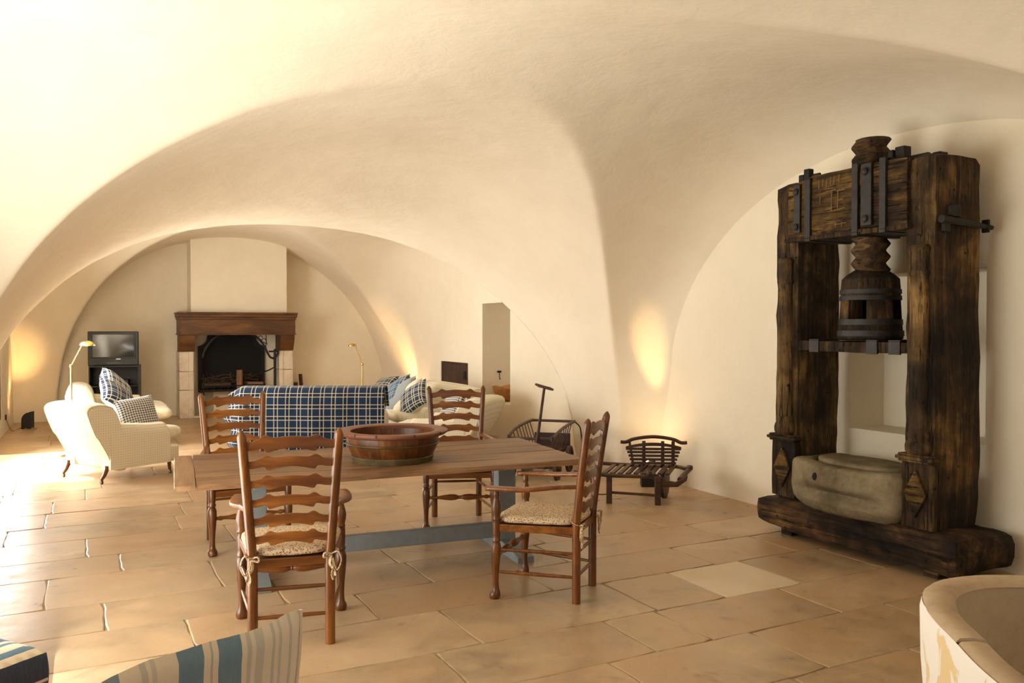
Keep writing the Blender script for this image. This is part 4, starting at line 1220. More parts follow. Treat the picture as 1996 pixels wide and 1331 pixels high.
# raised fire grate on legs
gr = empty('fire_grate', P(2.34, 16.05), PHI)
tag(gr, 'black iron fire grate on legs inside the fireplace', 'grate')
for x in (-.56, .50):
    for y in (-.22, .12):
        MB().tube([(x, y, 0.036), (x, y, .50), (x, y, .78 if y < 0 else .56)], .013, 8).build('grate_leg', 'iron', gr)
MB().box((-.60, -.24, .46), (.55, .16, .49)).build('grate_plate', 'iron', gr, bevel=.004)
for i in range(9):
    x = -.5 + i*.12
    MB().tube([(x, -.235, .48), (x, -.235, .56)], .008, 6).build('grate_bar', 'iron', gr)
MB().tube([(-.58, -.235, .56), (.52, -.235, .56)], .009, 6).build('grate_rail', 'iron', gr)
wp = MB(); wp.box((-.36, .06, .04), (-.08, .10, .44)); wpo = wp.build('firebox_back_panel', 'cream_paper', None, bevel=.01); wpo.parent = None  # added pale panel in place of the white firebox back below the grate
place(wpo, P(2.34, 16.02), PHI); tag(wpo, 'pale panel added for the white firebox back under the fire grate', 'board')
# twigs and logs on the grate
rs = random.Random(21)
q = MB()
for i in range(70):
    a = rs.uniform(0, 2*PI); c = Vector((rs.uniform(-.5, .42), rs.uniform(-.10, .06), .52 + rs.uniform(0, .22)))
    l = rs.uniform(.12, .34); d = Vector((math.cos(a), .35*math.sin(a), rs.uniform(-.35, .6))).normalized()
    c.z = max(c.z, .51 + abs(d.z)*l/2)
    m = c + Vector((rs.uniform(-.03, .03), rs.uniform(-.02, .02), rs.uniform(-.03, .03)))
    q.tube([c - d*l/2, m, c + d*l/2], [.007, .006, .003], 5)
tw = q.build('kindling', 'bark', None); place(tw, P(2.34, 16.05), PHI)
tag(tw, 'tangle of dry twigs heaped on the fire grate', 'kindling', kind='stuff')
def log(loc, r, l, rot, lab, mat='bark', up=False, grp='logs in the fireplace'):
    q = MB(); n = 14
    q.tube([(0, 0, -l/2 + l*i/4) for i in range(5)], [r*(1 + .06*noise.noise(Vector((i, r*50, 0)))) for i in range(5)], n)
    o = q.build('firewood_log', mat, None, angle=50); o.location = loc; o.rotation_euler = rot
    return tag(o, lab, 'log', grp)
log(P(2.42, 15.93, .665), .055, .34, (0, 0, .3), 'pale log standing upright in front of the fire grate twigs', 'log_wood')
log(P(2.68, 16.02, .56), .05, .46, (R(90), 0, R(75)), 'light brown log lying right of the upright one on the grate', 'log_wood')
log(P(2.02, 16.0, .555), .045, .50, (R(90), 0, R(120)), 'dark bark log lying at the left of the fire grate')
# andiron-like logs right of the fireplace
for i, (u, h, r, tl) in enumerate(((3.50, .56, .04, 3), (3.62, .72, .035, -4), (3.57, .46, .045, 2))):
    log(P(u, 16.20 - (i == 2)*.14, h/2), r, h, (R(tl), R(tl*.6), i), ('short split branch standing against the jamb right of the fireplace', 'tall thin branch standing right of the fireplace', 'stump of wood standing in front of the two branches right of the fireplace')[i], 'bark', grp='branches beside the fireplace')
# fire crane: post, arched arm with scrolls, chain and hook
cr = empty('fire_crane', P(3.02, 15.72), PHI)
tag(cr, 'black iron fire crane with arched bar and pot hook in the fireplace', 'crane')
MB().tube([(0, 0, .0), (0, 0, .55), (0, 0, 1.22)], .022, 10).build('post', 'iron', cr)
MB().lathe([(.03, 0), (.05, .01), (.05, .03), (.03, .05)], 12).build('post_foot', 'iron', cr)
MB().box((-.11, -.03, 1.16), (.07, .03, 1.19)).build('post_cap', 'iron', cr, bevel=.004)
arc = [(-.08, 0, 1.20)]
arc = curve_pts([(.06, -.01, 1.16), (.0, -.01, 1.06), (-.07, -.01, 1.06), (-.12, -.01, 1.12), (-.22, -.01, 1.32), (-.37, -.01, 1.47), (-.62, -.01, 1.545), (-.87, -.01, 1.53), (-1.08, -.01, 1.41), (-1.22, -.01, 1.22), (-1.26, -.01, 1.08)], 6)
MB().tube(arc, [.020]*len(arc), 8, squash=(.5, 1)).build('arched_bar', 'iron', cr)
q = MB()
for (cx, cz) in ((-.17, 1.30), (-.20, 1.38), (-.26, 1.43)):
    q.tube([(cx + .035*math.cos(a_), 0, cz + .035*math.sin(a_)) for a_ in [i/14*2*PI*.9 for i in range(14)]], .007, 6)
q.tube([(-.16, 0, 1.52), (-.155, 0, 1.36), (-.17, 0, 1.27)], .008, 6)
q.build('scroll', 'iron', cr)
hk = curve_pts([(-.02, -.02, .88), (-.12, -.02, .83), (-.22, -.02, .80)], 6)
MB().tube(hk, .012, 6).build('pot_hook', 'iron', cr)
for i in range(3):
    cx = -.25 - i*.055
    MB().tube([(cx + .036*math.cos(a_), -.02 + (.018*math.sin(a_) if i % 2 else 0), .785 - i*.012 + (0 if i % 2 else .018*math.sin(a_))) for a_ in [j/10*2*PI for j in range(10)]], .007, 6, closed=True).build('chain_link', 'iron', cr)

# ---------------------------------------------------------------- television on its stand
TVX, TVY = -6.68, 13.92
tvr = R(20)
tv = empty('television', (TVX, TVY, .975), tvr)
tag(tv, 'old bulky black television with a grey tube screen, left of the fireplace', 'television')
q = MB(); q.box((-.385, 0, .005), (.385, .10, .575)); cb = q.build('cabinet', 'black_plastic', tv, bevel=.012)
q = MB()
q.add([(-.36, .10, .03), (.36, .10, .03), (.36, .10, .55), (-.36, .10, .55), (-.22, .48, .08), (.22, .48, .08), (.22, .48, .42), (-.22, .48, .42)], [(0, 1, 5, 4), (1, 2, 6, 5), (2, 3, 7, 6), (3, 0, 4, 7), (4, 5, 6, 7), (3, 2, 1, 0)])
q.build('tube_housing', 'black_plastic', cb, bevel=.01)
def scr(u, v):
    a, b = 2*u-1, 2*v-1
    return Vector((a*.315, -.012 + .014*(a*a + b*b)*.5 - .004, .335 + b*.188))
MB().grid(scr, 10, 8).build('screen', 'screen_glass', tv)
q = MB()
for (a, b, c_, d) in ((-.34, .34, .527, .545), (-.34, .34, .125, .143), (-.34, -.318, .143, .527), (.318, .34, .143, .527)): q.box((a, -.018, c_), (b, .004, d))
q.build('screen_bezel', 'black_plastic', tv, bevel=.003)
MB().box((.04, -.004, .105), (.11, .001, .118)).build('badge', 'silver', tv)
MB().box((-.10, -.003, .035), (.18, .001, .06)).build('control_flap', 'screen_glass', tv)
st = empty('television_stand', (TVX, TVY+.02, 0), tvr)
tag(st, 'black television stand with a recorder on its shelf below the television', 'stand')
for x in (-.385, .365): MB().box((x, 0, .03), (x+.02, .46, .96)).build('side_panel', 'black_plastic', st, bevel=.003)
MB().box((-.385, -.01, .95), (.385, .47, .975)).build('top_panel', 'black_plastic', st, bevel=.003)
MB().box((-.365, .44, .04), (.365, .46, .95)).build('back_panel', 'black_plastic', st)
for z in (.62, .36): MB().box((-.365, .01, z), (.365, .44, z+.018)).build('shelf', 'black_plastic', st)
MB().box((-.41, -.03, 0.0), (.42, .48, .04)).build('plinth', 'black_plastic', st, bevel=.004)
vc = empty('video_recorder', (0, 0, 0)); vc.location = Matrix.Rotation(tvr, 4, 'Z') @ Vector((0, .06, .638)) + Vector((TVX, TVY+.02, 0)); vc.rotation_euler = (0, 0, tvr)
tag(vc, 'flat black video recorder with a silver flap on the stand shelf', 'recorder')
MB().box((-.21, 0, 0), (.21, .32, .095)).build('case', 'black_plastic', vc, bevel=.004)
MB().box((-.15, -.004, .055), (.05, .002, .08)).build('tape_flap', 'silver', vc)
bk = empty('pale_box', (0, 0, 0)); bk.location = Matrix.Rotation(tvr, 4, 'Z') @ Vector((-.03, .05, .378)) + Vector((TVX, TVY+.02, 0)); bk.rotation_euler = (0, 0, tvr)
tag(bk, 'pale box in the lower compartment of the television stand', 'box')
MB().box((-.11, 0, 0), (.11, .2, .14)).build('carton', 'cream_paper', bk, bevel=.003)

# ---------------------------------------------------------------- brass reading lamps
def reading_lamp(loc, elbow, head, aim, label, ss=1.0):
    """elbow and head relative to the foot"""
    t = empty('reading_lamp', loc); tag(t, label, 'lamp', 'brass reading lamps')
    MB().lathe([(.0, 0), (.125, 0), (.125, .012), (.11, .022), (.03, .03), (.016, .05), (.0, .05)], 28).build('base', 'brass', t)
    MB().tube([(0, 0, .03), (0, 0, elbow[2])], .0125, 12).build('pole', 'brass', t)
    MB().lathe([(0, -.024), (.016, -.02), (.021, 0), (.016, .02), (0, .024)], 14, elbow).build('elbow_joint', 'brass', t)
    arm_ = MB().tube([elbow, (Vector(elbow)+Vector(head))/2, head], .0075, 8).build('arm', 'brass', t)
    aim = Vector(aim).normalized(); Mq = Matrix.Translation(head) @ aim.to_track_quat('X', 'Z').to_matrix().to_4x4() @ Matrix.Scale(ss, 4)
    def shell(u, v):
        a = PI*u                      # half dome opening downwards
        x = lerp(-.02, .155, v); r = .062*math.sin(PI*min(1, (v*.86+.10)))**.55
        fl = 1 + .045*math.cos(a*14)
        return Mq @ Vector((x, r*math.cos(a)*fl, -.012 + r*math.sin(a)*fl*.95))
    MB().grid(shell, 56, 12).build('shade', 'brass', t, solid=.003, angle=80)
    q = MB(); q.lathe([(0, -.03), (.018, -.02), (.02, .01), (.012, .03), (0, .034)], 10, M_=Mq @ Matrix.Translation((.06, 0, .0)) @ Matrix.Rotation(PI/2, 4, 'Y')); q.build('bulb', 'cream_paper', t)
    return t
reading_lamp((-5.50, 10.36, 0), (0, 0, 1.13), (.17, -.05, 1.40), (1, -.1, -.02), 'brass reading lamp at left beside the sofa, its shade turned to the right')
reading_lamp((-2.42, 13.42, 0), (0, 0, 1.02), (-.10, -.05, 1.325), (-1, -.15, -.05), 'brass reading lamp in front of the far wall right of the fireplace', .72)

# ---------------------------------------------------------------- uplights on the floor
def uplight(name, loc, rz, label, power=70, tall=.27, aim=None, cone=52):
    t = empty(name, loc, rz); tag(t, label, 'lamp', 'small black uplights on the floor')
    # quarter-round shade: straight back at +x, curving down to -x, lens in the upper curve
    arc_ = [(-.07 - .0 + .14*math.cos(PI/2 + PI/2*i/8) + .07, tall - .13 + .13*math.sin(PI/2 + PI/2*i/8)) for i in range(9)]
    pts = [(.0, 0), (.0, tall)] + [(x - .0, z) for x, z in arc_[1:]] + [(-.14, 0)]
    q = MB(); q.prism(pts, .16, Matrix.Translation((.07, .08, 0)) @ FLIP)
    q.build('housing', 'lamp_black', t, angle=50, bevel=.003)
    q = MB(); q.lathe([(0, 0), (.03, 0), (.026, .012), (0, .016)], 14, (-.005, 0, tall-.035), M_=Matrix.Rotation(R(-35), 4, 'Y'))
    q.build('bulb', 'bulb_glow', t)
    d = bpy.data.lights.new('uplight_beam', 'SPOT'); d.energy = power; d.color = (1.0, .62, .27); d.spot_size = R(cone); d.spot_blend = 1.0; d.shadow_soft_size = .03
    l = bpy.data.objects.new('uplight_beam', d); COL.objects.link(l); l.parent = t; l.location = (-.03, 0, tall + .03); l.rotation_euler = (R(172), 0, 0)
    if aim is not None:
        d2 = d.copy(); d2.spot_size = R(cone*.62); d2.energy = power*1.1; d2.color = (1.0, .58, .22)
        d.spot_size = R(165); d.energy = power*.10
        l2 = bpy.data.objects.new('uplight_beam', d2); COL.objects.link(l2); l2.parent = t; l2.location = l.location
        l2.rotation_euler = (Matrix.Rotation(-rz, 3, 'Z') @ (Vector(aim) - Vector(loc) - Vector((0, 0, .17)))).to_track_quat('-Z', 'Y').to_euler()
        l.rotation_euler = (Matrix.Rotation(-rz, 3, 'Z') @ (Vector(aim) - Vector(loc) - Vector((0, 0, .17)))).to_track_quat('-Z', 'Y').to_euler()
    return t
uplight('floor_uplight', P(-.93, 15.35), R(12), 'small black half-round uplight on the floor in the left corner', 75, aim=P(-1.08, 15.85, .80), cone=95)
uplight('floor_uplight', P(4.93, 13.95), PHI - R(95), 'small black uplight behind the right sofa glowing on the vault', 150, aim=P(5.2, 14.75, 1.0), cone=80)
uplight('floor_uplight', P(5.03, 6.90), PHI - R(30), 'small black uplight behind the wheelbarrow lighting the corner', power=120, aim=P(5.25, 7.10, 1.12), cone=40)
q = MB(); pts = curve_pts([P(-.93, 15.30, .012), P(-.80, 15.25, .008), P(-.90, 15.1, .008), P(-1.02, 15.42, .008), P(-1.12, 15.0, .012), P(-1.185, 14.85, .20)], 8)
q.tube(pts, .008, 6); tag(q.build('lamp_cable', 'cable_grey', None), 'thin cable running over the floor from the left uplight', 'cable')
sk = MB(); sk.box((-.01, -.04, -.04), (.012, .04, .04)); sko = sk.build('wall_socket', 'lamp_black', None, bevel=.004); place(sko, P(ULEFT+.01, 14.85, .24), PHI); tag(sko, 'small dark wall socket in the left corner by the uplight', 'socket')

# ---------------------------------------------------------------- cupboard doors, hook and wooden bowl in the recess
def cupboard(name, u, v0, v1, z0, z1, s):
    t = empty(name, P(u, (v0+v1)/2, z0), PHI); tag(t, kind='structure')
    w = (v1 - v0)/2; hgt = z1 - z0; n = 4
    for i in range(n):
        a, b = lerp(-w+.03, w-.03, i/n)+.002, lerp(-w+.03, w-.03, (i+1)/n)-.002
        MB().box((-.018 if s > 0 else -.012, a, .03), (.012 if s > 0 else .018, b, hgt-.03)).build('door_board', 'dark_door_wood', t, bevel=.003)
    q = MB()
    for (a, b, c_, d) in ((-w, w, 0, .03), (-w, w, hgt-.03, hgt), (-w, -w+.03, .03, hgt-.03), (w-.03, w, .03, hgt-.03)): q.box((-.025, a, c_), (.025, b, d))
    q.build('door_frame', 'dark_door_wood', t, bevel=.003)
    MB().box((-.034*s if s > 0 else .018, -w+.10, hgt-.26) if s > 0 else (.018, -w+.10, hgt-.26), (-.016, -w+.17, hgt-.13) if s > 0 else (.034, -w+.17, hgt-.13)).build('lock_plate', 'iron', t, bevel=.003)
cupboard('door_1', URIGHT+.03, 12.16, 13.29, .285, 1.04, 1)
cupboard('door_2', ULEFT-.03, 13.36, 14.24, .265, 1.085, -1)
hk = empty('iron_hook', P(URIGHT+.28, 11.59, .86), PHI); tag(hk, 'small iron hook on the side wall of the deep recess', 'hook')
MB().tube([(0, .0, .07), (0, -.012, .06), (0, -.016, -.02), (0, -.03, -.05), (0, -.045, -.04)], .006, 6).build('shank', 'iron', hk)
MB().box((-.035, -.012, .055), (.035, 0, .085)).build('hook_plate', 'iron', hk, bevel=.003)
ob = empty('dough_bowl', P(URIGHT+.21, 11.27, .50), PHI); tag(ob, 'rough carved wooden bowl standing on the sill of the deep recess', 'bowl')
def bo(u, v):
    a = 2*PI*u
    pr = [(.0, .0), (.10, .0), (.18, .06), (.235, .16), (.25, .215), (.23, .215), (.19, .12), (.10, .05), (0, .045)]
    f = v*(len(pr)-1); i = min(int(f), len(pr)-2); w = f - i
    r, z = lerp(pr[i][0], pr[i+1][0], w), lerp(pr[i][1], pr[i+1][1], w)
    k_ = 1 + .10*math.sin(2*a) + .04*noise.noise(Vector((math.cos(a)*2, math.sin(a)*2, z*4)))
    return Vector((r*k_*.72*math.cos(a), r*k_*math.sin(a), z + .03*math.sin(2*a+1)*(r > .15)))
MB().grid(bo, 36, 24, flip=True).build('bowl_body', 'olive_dough_wood', ob, merge=.0005, angle=70)
# ---------------------------------------------------------------- hand cart by the pier
hc = empty('hand_cart', (.20, 8.72, 0), R(-17))
tag(hc, 'small antique wooden hand cart with spoked wheels and T handle by the pier', 'cart')
# local: +y to the back (away), front at y 0
def wheel(x, y, r, par):
    c = Vector((x, y, r)); Mx = Matrix.Translation(c) @ Matrix.Rotation(PI/2, 4, 'Y')
    q = MB(); q.lathe([(r-.028, -.016), (r, -.018), (r, .018), (r-.028, .016), (r-.028, -.016)], 28, M_=Mx, caps=False)
    w = q.build('wheel', 'barrow_wood', par)
    q = MB(); q.lathe([(.0, -.045), (.02, -.045), (.034, -.02), (.034, .02), (.02, .045), (0, .045)], 14, M_=Mx); q.build('hub', 'barrow_wood', w)
    for i in range(8):
        a = i*PI/4 + .2
        d = Vector((0, math.cos(a), math.sin(a)))
        MB().tube([c + d*.025, c + d*(r-.02)], [.010, .0085], 6).build('spoke', 'barrow_wood', w)
for x in (-.24, .26):
    wheel(x, .10, .125, hc); wheel(x, .66, .145, hc)
for y, z in ((.10, .125), (.66, .145)): MB().tube([(-.24, y, z), (.26, y, z)], .014, 8).build('axle', 'barrow_wood', hc)
MB().box((-.16, -.02, .20), (.18, .86, .225)).build('bed_board', 'barrow_wood', hc, bevel=.004)
for x in (-.10, .11): MB().box((x-.025, .04, .12), (x+.025, .80, .20)).build('bolster', 'barrow_wood', hc, bevel=.006)
for s in (-1, 1):
    xc = .01
    top = curve_pts([(xc + s*.24, -.06, .455), (xc + s*.25, .12, .50), (xc + s*.255, .40, .525), (xc + s*.255, .70, .535), (xc + s*.25, .92, .535)], 6)
    MB().tube(top, .017, 8).build('side_rail', 'barrow_wood', hc)
    MB().tube([(xc + s*.16, -.04, .24), (xc + s*.165, .88, .25)], .018, 8).build('side_sill', 'barrow_wood', hc)
    for i in range(8):
        y = .02 + i*.11
        zt = .455 + .075*sstep(-.1, .35, y)
        MB().tube([(xc + s*.163, y+.01, .24), (xc + s*.248, y, zt + .008)], .006, 6).build('spindle', 'barrow_wood', hc)
    MB().lathe([(0, -.03), (.022, -.02), (.024, .01), (.012, .03), (0, .034)], 10, (xc + s*.24, -.07, .455)).build('knob', 'barrow_wood', hc)
MB().tube([(-.235, -.055, .45), (.255, -.055, .45)], .016, 8).build('front_rail', 'barrow_wood', hc)
MB().tube([(-.25, .90, .535), (.27, .90, .535)], .016, 8).build('rear_rail', 'barrow_wood', hc)
MB().box((-.20, .86, .22), (.22, .885, .40)).build('tail_board', 'barrow_wood', hc, bevel=.004)
for i in range(5):
    x = -.13 + i*.07
    MB().box((x, -.035, .22), (x+.055, -.018, .33)).build('front_board', 'barrow_wood', hc, bevel=.003)
MB().tube(curve_pts([(.27, .90, .53), (.32, .96, .45), (.335, .97, .25), (.335, .97, .08)], 6), .008, 6).build('iron_stay', 'iron', hc)
MB().tube([(.05, -.06, .20), (.11, -.10, .55), (.185, -.15, 1.0)], [.017, .016, .014], 8).build('drawbar', 'barrow_wood', hc)
q = MB().tube([(.085, -.13, 1.025), (.13, -.145, 1.010), (.185, -.155, .998), (.24, -.165, .986), (.285, -.18, .974)], [.012, .017, .015, .017, .011], 8); q.build('handle_bar', 'barrow_wood', hc)

# ---------------------------------------------------------------- slatted wheelbarrow beside it
wb = empty('slatted_wheelbarrow', (1.13, 7.66, 0), R(-4))
wb.scale = (1, 1, .875)
tag(wb, 'low dark wooden slatted wheelbarrow with an arched headboard before the glowing corner', 'wheelbarrow')
# local: x to the right, +y away ; near shaft with handle to the left
def shaft(pts, name='shaft', r=.026):
    MB().tube(curve_pts(pts, 5), r, 10, squash=(1, .8)).build(name, 'barrow_wood', wb)
shaft([(-.56, -.10, .325), (-.34, -.10, .305), (-.20, -.10, .292), (.06, -.105, .288), (.24, -.10, .275)])
shaft([(-.30, .42, .325), (-.05, .42, .31), (.20, .42, .30), (.42, .40, .30), (.50, .30, .30)])
# curved bracket that ends the near side
q = MB(); pts = [(.10, .315), (.135, .335), (.20, .315), (.28, .255), (.36, .24), (.42, .27), (.47, .315), (.46, .255), (.38, .19), (.26, .185), (.17, .245)]
q.prism(pts[::-1], .035, Matrix.Translation((0, -.11, 0)) @ Matrix(((1, 0, 0, 0), (0, 0, -1, 0), (0, 1, 0, 0), (0, 0, 0, 1))))
q.build('curved_bracket', 'barrow_wood', wb, bevel=.006)
for p in ((.125, -.125, .325), (.53, .16, .335)):
    MB().lathe([(0, -.03), (.024, -.024), (.03, 0), (.024, .024), (0, .03)], 12, p).build('knob', 'barrow_wood', wb)
MB().tube([(.40, -.11, .26), (.46, .02, .29), (.53, .16, .32), (.50, .30, .30)], .024, 8).build('end_shaft', 'barrow_wood', wb)
for i in range(9):
    x = -.22 + i*.072
    MB().box((x-.021, -.10, .302), (x+.021, .42, .322), rot=Matrix.Rotation(R(-14), 3, 'Z')).build('bed_slat', 'barrow_wood', wb, bevel=.004)
for (x, y, sq_) in ((-.235, -.09, .0), (.20, -.14, .0)):
    MB().box((x-.026, y-.026, 0), (x+.026, y+.026, .30)).build('leg', 'barrow_wood', wb, bevel=.005)
MB().tube([(-.235, -.09, .115), (.20, -.14, .10)], .014, 8).build('leg_rung', 'barrow_wood', wb)
# headboard
hx0, hx1, hy = .0, .42, .36
for i, z in enumerate((.345, .385, .425, .465, .50)):
    e = .012*i
    MB().box((hx0-e-.005, hy-.012, z-.013), (hx1+e+.005, hy+.006, z+.013)).build('head_slat', 'barrow_wood', wb, bevel=.003)
MB().tube([(.02, hy+.01, .31), (-.02, hy+.02, .59)], .012, 6).build('head_stake', 'barrow_wood', wb)
for x, xt in ((.12, .115), (.30, .31), (.40, .445)): MB().box((x-.016, hy+.006, .31), (x+.016, hy+.024, .585), ).build('head_stake', 'barrow_wood', wb, bevel=.003)
q = MB(); n = 12; up = []; lo_ = []
for i in range(n+1):
    x = lerp(-.055, .475, i/n); k_ = 1 - (2*i/n-1)**2
    up.append((x, .525 + .045*k_)); lo_.append((x, .50 + .035*k_))
q.prism((lo_ + up[::-1]), .016, Matrix.Translation((0, hy+.004, 0)) @ Matrix(((1, 0, 0, 0), (0, 0, -1, 0), (0, 1, 0, 0), (0, 0, 0, 1)))); q.build('head_panel', 'barrow_wood', wb)
pts = curve_pts([(-.105, hy, .575), (-.05, hy, .575), (.03, hy, .61), (.21, hy, .635), (.39, hy, .61), (.47, hy, .572), (.53, hy, .572)], 6)
MB().tube(pts, [.019]*len(pts), 10, squash=(.9, 1)).build('head_rail', 'barrow_wood', wb)
# wheel under the far right
c = Vector((.30, .20, .155)); Mx = Matrix.Translation(c) @ Matrix.Rotation(PI/2, 4, 'Y') @ Matrix.Rotation(R(18), 4, 'X')
q = MB(); q.lathe([(.0, -.03), (.10, -.022), (.155, -.018), (.155, .018), (.10, .022), (0, .03)], 28, M_=Mx); q.build('wheel', 'barrow_wood', wb)
for pp in ([(-.40, -.10, .30), (-.395, -.12, .18), (-.34, -.11, .10), (-.24, -.10, .10)], [(.16, -.10, .27), (.20, -.02, .20), (.30, .02, .16), (.42, .04, .20), (.48, .10, .29)]):
    MB().tube(curve_pts(pp, 7), .006, 6).build('iron_loop', 'iron', wb)

# ---------------------------------------------------------------- stone basin in the right foreground
bs = empty('stone_basin', (2.02, 2.37, 0), R(-10))
tag(bs, 'big pale stone basin with a thick rim and flaking ochre and white coat, right foreground', 'basin')
def rr(a, hx, hy, n=3.4):
    c_, s_ = math.cos(a), math.sin(a)
    r = (abs(c_/hx)**n + abs(s_/hy)**n)**(-1/n)
    return r*c_, r*s_
BH = .67
def shell_basin(levels, name, mat, par, flip=False, closed_bottom=None, jig=.006, na=96, seed=0):
    q = MB(); vs = []; fs = []
    for (hx, hy, z) in levels:
        for j in range(na):
            x, y = rr(2*PI*j/na, hx, hy)
            w = noise.noise_vector(Vector((x*5, y*5, z*5 + seed)))*jig
            vs.append((x + w.x, y + w.y, z + w.z*.5))
    m = len(levels)
    for i in range(m-1):
        for j in range(na):
            f = (i*na+j, i*na+(j+1) % na, (i+1)*na+(j+1) % na, (i+1)*na+j)
            fs.append(f[::-1] if flip else f)
    if closed_bottom == 'last': fs.append(tuple((m-1)*na+j for j in range(na))[::(-1 if flip else 1)])
    q.add(vs, fs); return q.build(name, mat, par, angle=50)
HX, HY = .70, .74
shell_basin([(HX-.04, HY-.04, 0.0), (HX-.02, HY-.02, .2), (HX, HY, .45), (HX+.004, HY+.004, BH-.045), (HX-.002, HY-.002, BH-.012)], 'outer_wall', 'basin_coat', bs)
def rim_piece(a0, a1, seed, drop=0.0):
    lv = [(HX-.002, HY-.002, BH-.013), (HX-.014, HY-.014, BH), (HX-.05, HY-.05, BH+.004), (HX-.085, HY-.085, BH), (HX-.098, HY-.098, BH-.02)]
    q = MB(); vs = []; fs = []; na = max(8, int((a1 - a0)/(2*PI)*96)); n = na + 1
    for (hx, hy, z) in lv:
        for j in range(n):
            x, y = rr(lerp(a0, a1, j/na), hx, hy)
            w = noise.noise_vector(Vector((x*5, y*5, z*5 + seed)))*.007
            vs.append((x + w.x, y + w.y, z - drop + w.z*.5))
    for i in range(4):
        for j in range(na): fs.append((i*n+j, i*n+j+1, (i+1)*n+j+1, (i+1)*n+j))
    fs.append(tuple(i*n for i in range(5))[::-1]); fs.append(tuple(i*n+na for i in range(5)))
    q.add(vs, fs); return q.build('rim_stone', 'basin_rim_stone', bs, angle=50)
JA = PI + .02
rim_piece(JA + .006, JA + 2*PI*.62, 0, .006); rim_piece(JA + 2*PI*.62 + .004, JA + 2*PI - .004, 3)
shell_basin([(HX-.097, HY-.097, BH-.019), (HX-.12, HY-.12, .42), (HX-.16, HY-.16, .20), (HX-.20, HY-.20, .17), (HX-.5, HY-.5, .155)], 'inner_wall', 'basin_inner_stone', bs, closed_bottom='last')
shell_basin([(HX-.165, HY-.165, .26), (HX-.20, HY-.20, .275), (HX-.30, HY-.30, .27), (HX-.33, HY-.33, .16)], 'inner_ledge', 'basin_rim_stone', bs, jig=.02)
# ---------------------------------------------------------------- striped slipper chair and its footstool at the front edge
sl = empty('slipper_chair', (-.79, 2.03, 0), R(38))
tag(sl, 'upholstered chair in faded blue and cream stripes at the bottom edge, seen from behind', 'chair')
# local: x along the back, +y is the sitting side
BW = .27
def topline(a):
    """height of the back's top edge, a from -1 (left) to 1 (right)"""
    e = 1 - abs(a)
    ks = [(-1, .765), (-.7, .80), (-.4, .824), (.1, .838), (.45, .838), (.7, .846), (.88, .860), (1, .858)]
    for (a0, z0), (a1, z1) in zip(ks, ks[1:]):
        if a <= a1: return lerp(z0, z1, (a - a0)/(a1 - a0))
    return ks[-1][1]
def slab(u, v):
    a = 2*u - 1
    b = v
    z = lerp(.18, topline(a), abs(1 - 2*b) if False else (1 - abs(2*b - 1)))
    side = -1 if b < .5 else 1
    tt = 1 - abs(2*b-1)          # 0 bottom .. 1 top
    th = .032*min(1, ((1 - tt)/.06))**.5 if tt > .94 else .032
    th *= min(1, (1-abs(a))/.06)**.5*.6 + .4 if abs(a) > .94 else 1
    y = side*th + .03*(a*a) - .13*(z - .45)
    x = a*BW*(.92 + .08*(z/.8))
    return Vector((x, y, z)) + noise.noise_vector(Vector((x*9, y*9, z*9)))*.004
q = MB().grid(slab, 40, 60, uvfn=lambda a, b: (a*.56, b*1.4))
for uu, rev in ((0, True), (1, False)):
    rg = [slab(uu, j/60) for j in range(61)]
    q.add(rg, [tuple(range(61)) if rev else tuple(range(60, -1, -1))])
q.build('backrest', 'faded_ticking', sl, merge=.0008, angle=70)
soft('seat', 'faded_ticking', sl, (.54, .52, .20), (0, .27, .37), ex=6, ez=4)
MB().box((-.24, .04, .16), (.24, .50, .30)).build('seat_frame', 'faded_ticking', sl, bevel=.02)
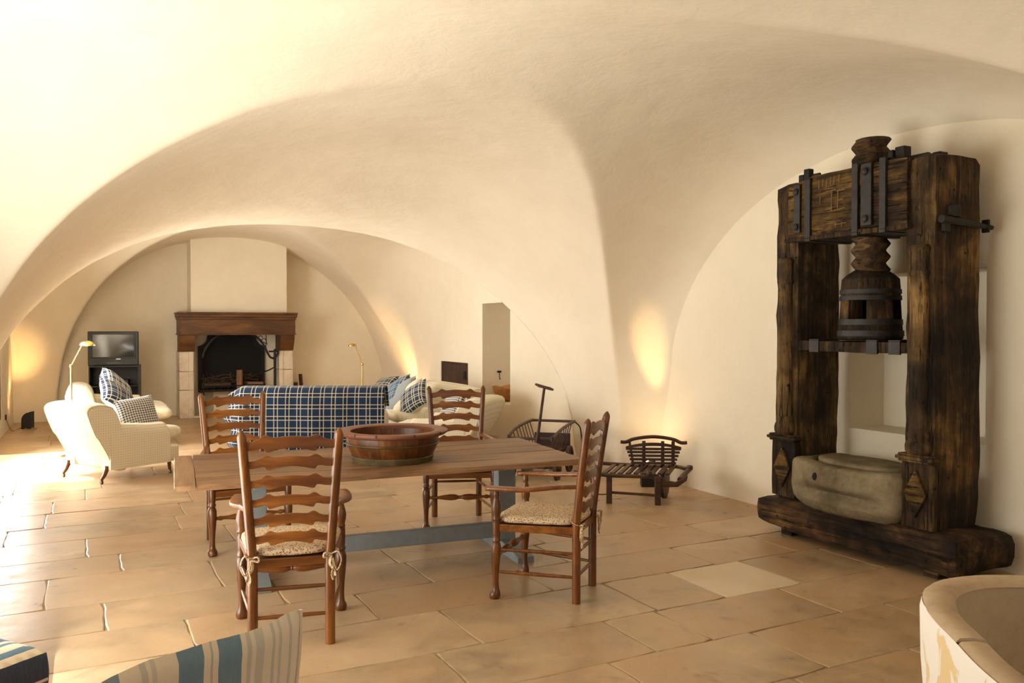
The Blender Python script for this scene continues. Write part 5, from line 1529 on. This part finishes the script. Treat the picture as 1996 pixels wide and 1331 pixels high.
for x in (-.22, .22):
    for y in (.06, .48): MB().tube([(x, y, .18), (x, y, .0)], [.022, .014], 8).build('leg', 'chair_wood', sl)
MB().tube([slab(1, .5 - .5*t_/12) + Vector((.004, 0, 0)) for t_ in range(0, 13)], .006, 6).build('piping', 'faded_ticking', sl)

fs_ = empty('footstool', (-1.672, 2.967, 0), R(-26))
tag(fs_, 'footstool in bright blue and white stripes at the lower left corner', 'footstool')
# local: the visible corner is the origin; stool runs to -x and -y
def stool(u, v):
    pass
ST = .45
def cush(u, v):
    return None
q = MB()
SW, SD = .62, .46
N = 20
def topf(u, v):
    x, y = -u*SW, -v*SD
    e = min(u, 1-u, v, 1-v)
    return Vector((x, y, ST - .012 + .03*min(1, e/.12)**.5 ))
q.grid(topf, N, N, uvfn=lambda a, b: (a*SW, b*SD), flip=False)
def sidef(p0, p1, uvx):
    p0, p1 = Vector(p0), Vector(p1)
    def fn(u, v):
        p = p0.lerp(p1, u); n_ = Vector(((p1-p0).y, -(p1-p0).x, 0)).normalized()
        return Vector((p.x, p.y, lerp(ST-.16, ST-.012, v))) + n_*.01*math.sin(PI*v)
    return fn
q.grid(sidef((-SW, -SD, 0), (0, -SD, 0), 0), 10, 6, uvfn=lambda a, b: ((1-a)*SW, b))
q.grid(sidef((0, -SD, 0), (0, 0, 0), 0), 10, 6, uvfn=lambda a, b: (-(1-b)*.15, a))
q.grid(sidef((0, 0, 0), (-SW, 0, 0), 0), 10, 6, uvfn=lambda a, b: (a*SW, b))
q.grid(sidef((-SW, 0, 0), (-SW, -SD, 0), 0), 10, 6, uvfn=lambda a, b: (a*SD, b))
q.add([(-SW, -SD, ST-.16), (0, -SD, ST-.16), (0, 0, ST-.16), (-SW, 0, ST-.16)], [(3, 2, 1, 0)])
q.build('upholstery', 'blue_ticking', fs_, merge=.001, angle=50)
for x in (-.05, -SW+.05):
    for y in (-.05, -SD+.05):
        MB().tube([(x, y, ST-.155), (x, y, .22), (x + (.015 if x > -.3 else -.015), y, .12), (x, y, .03), (x, y, 0)], [.03, .026, .018, .015, .022], 10).build('leg', 'dark_door_wood', fs_)
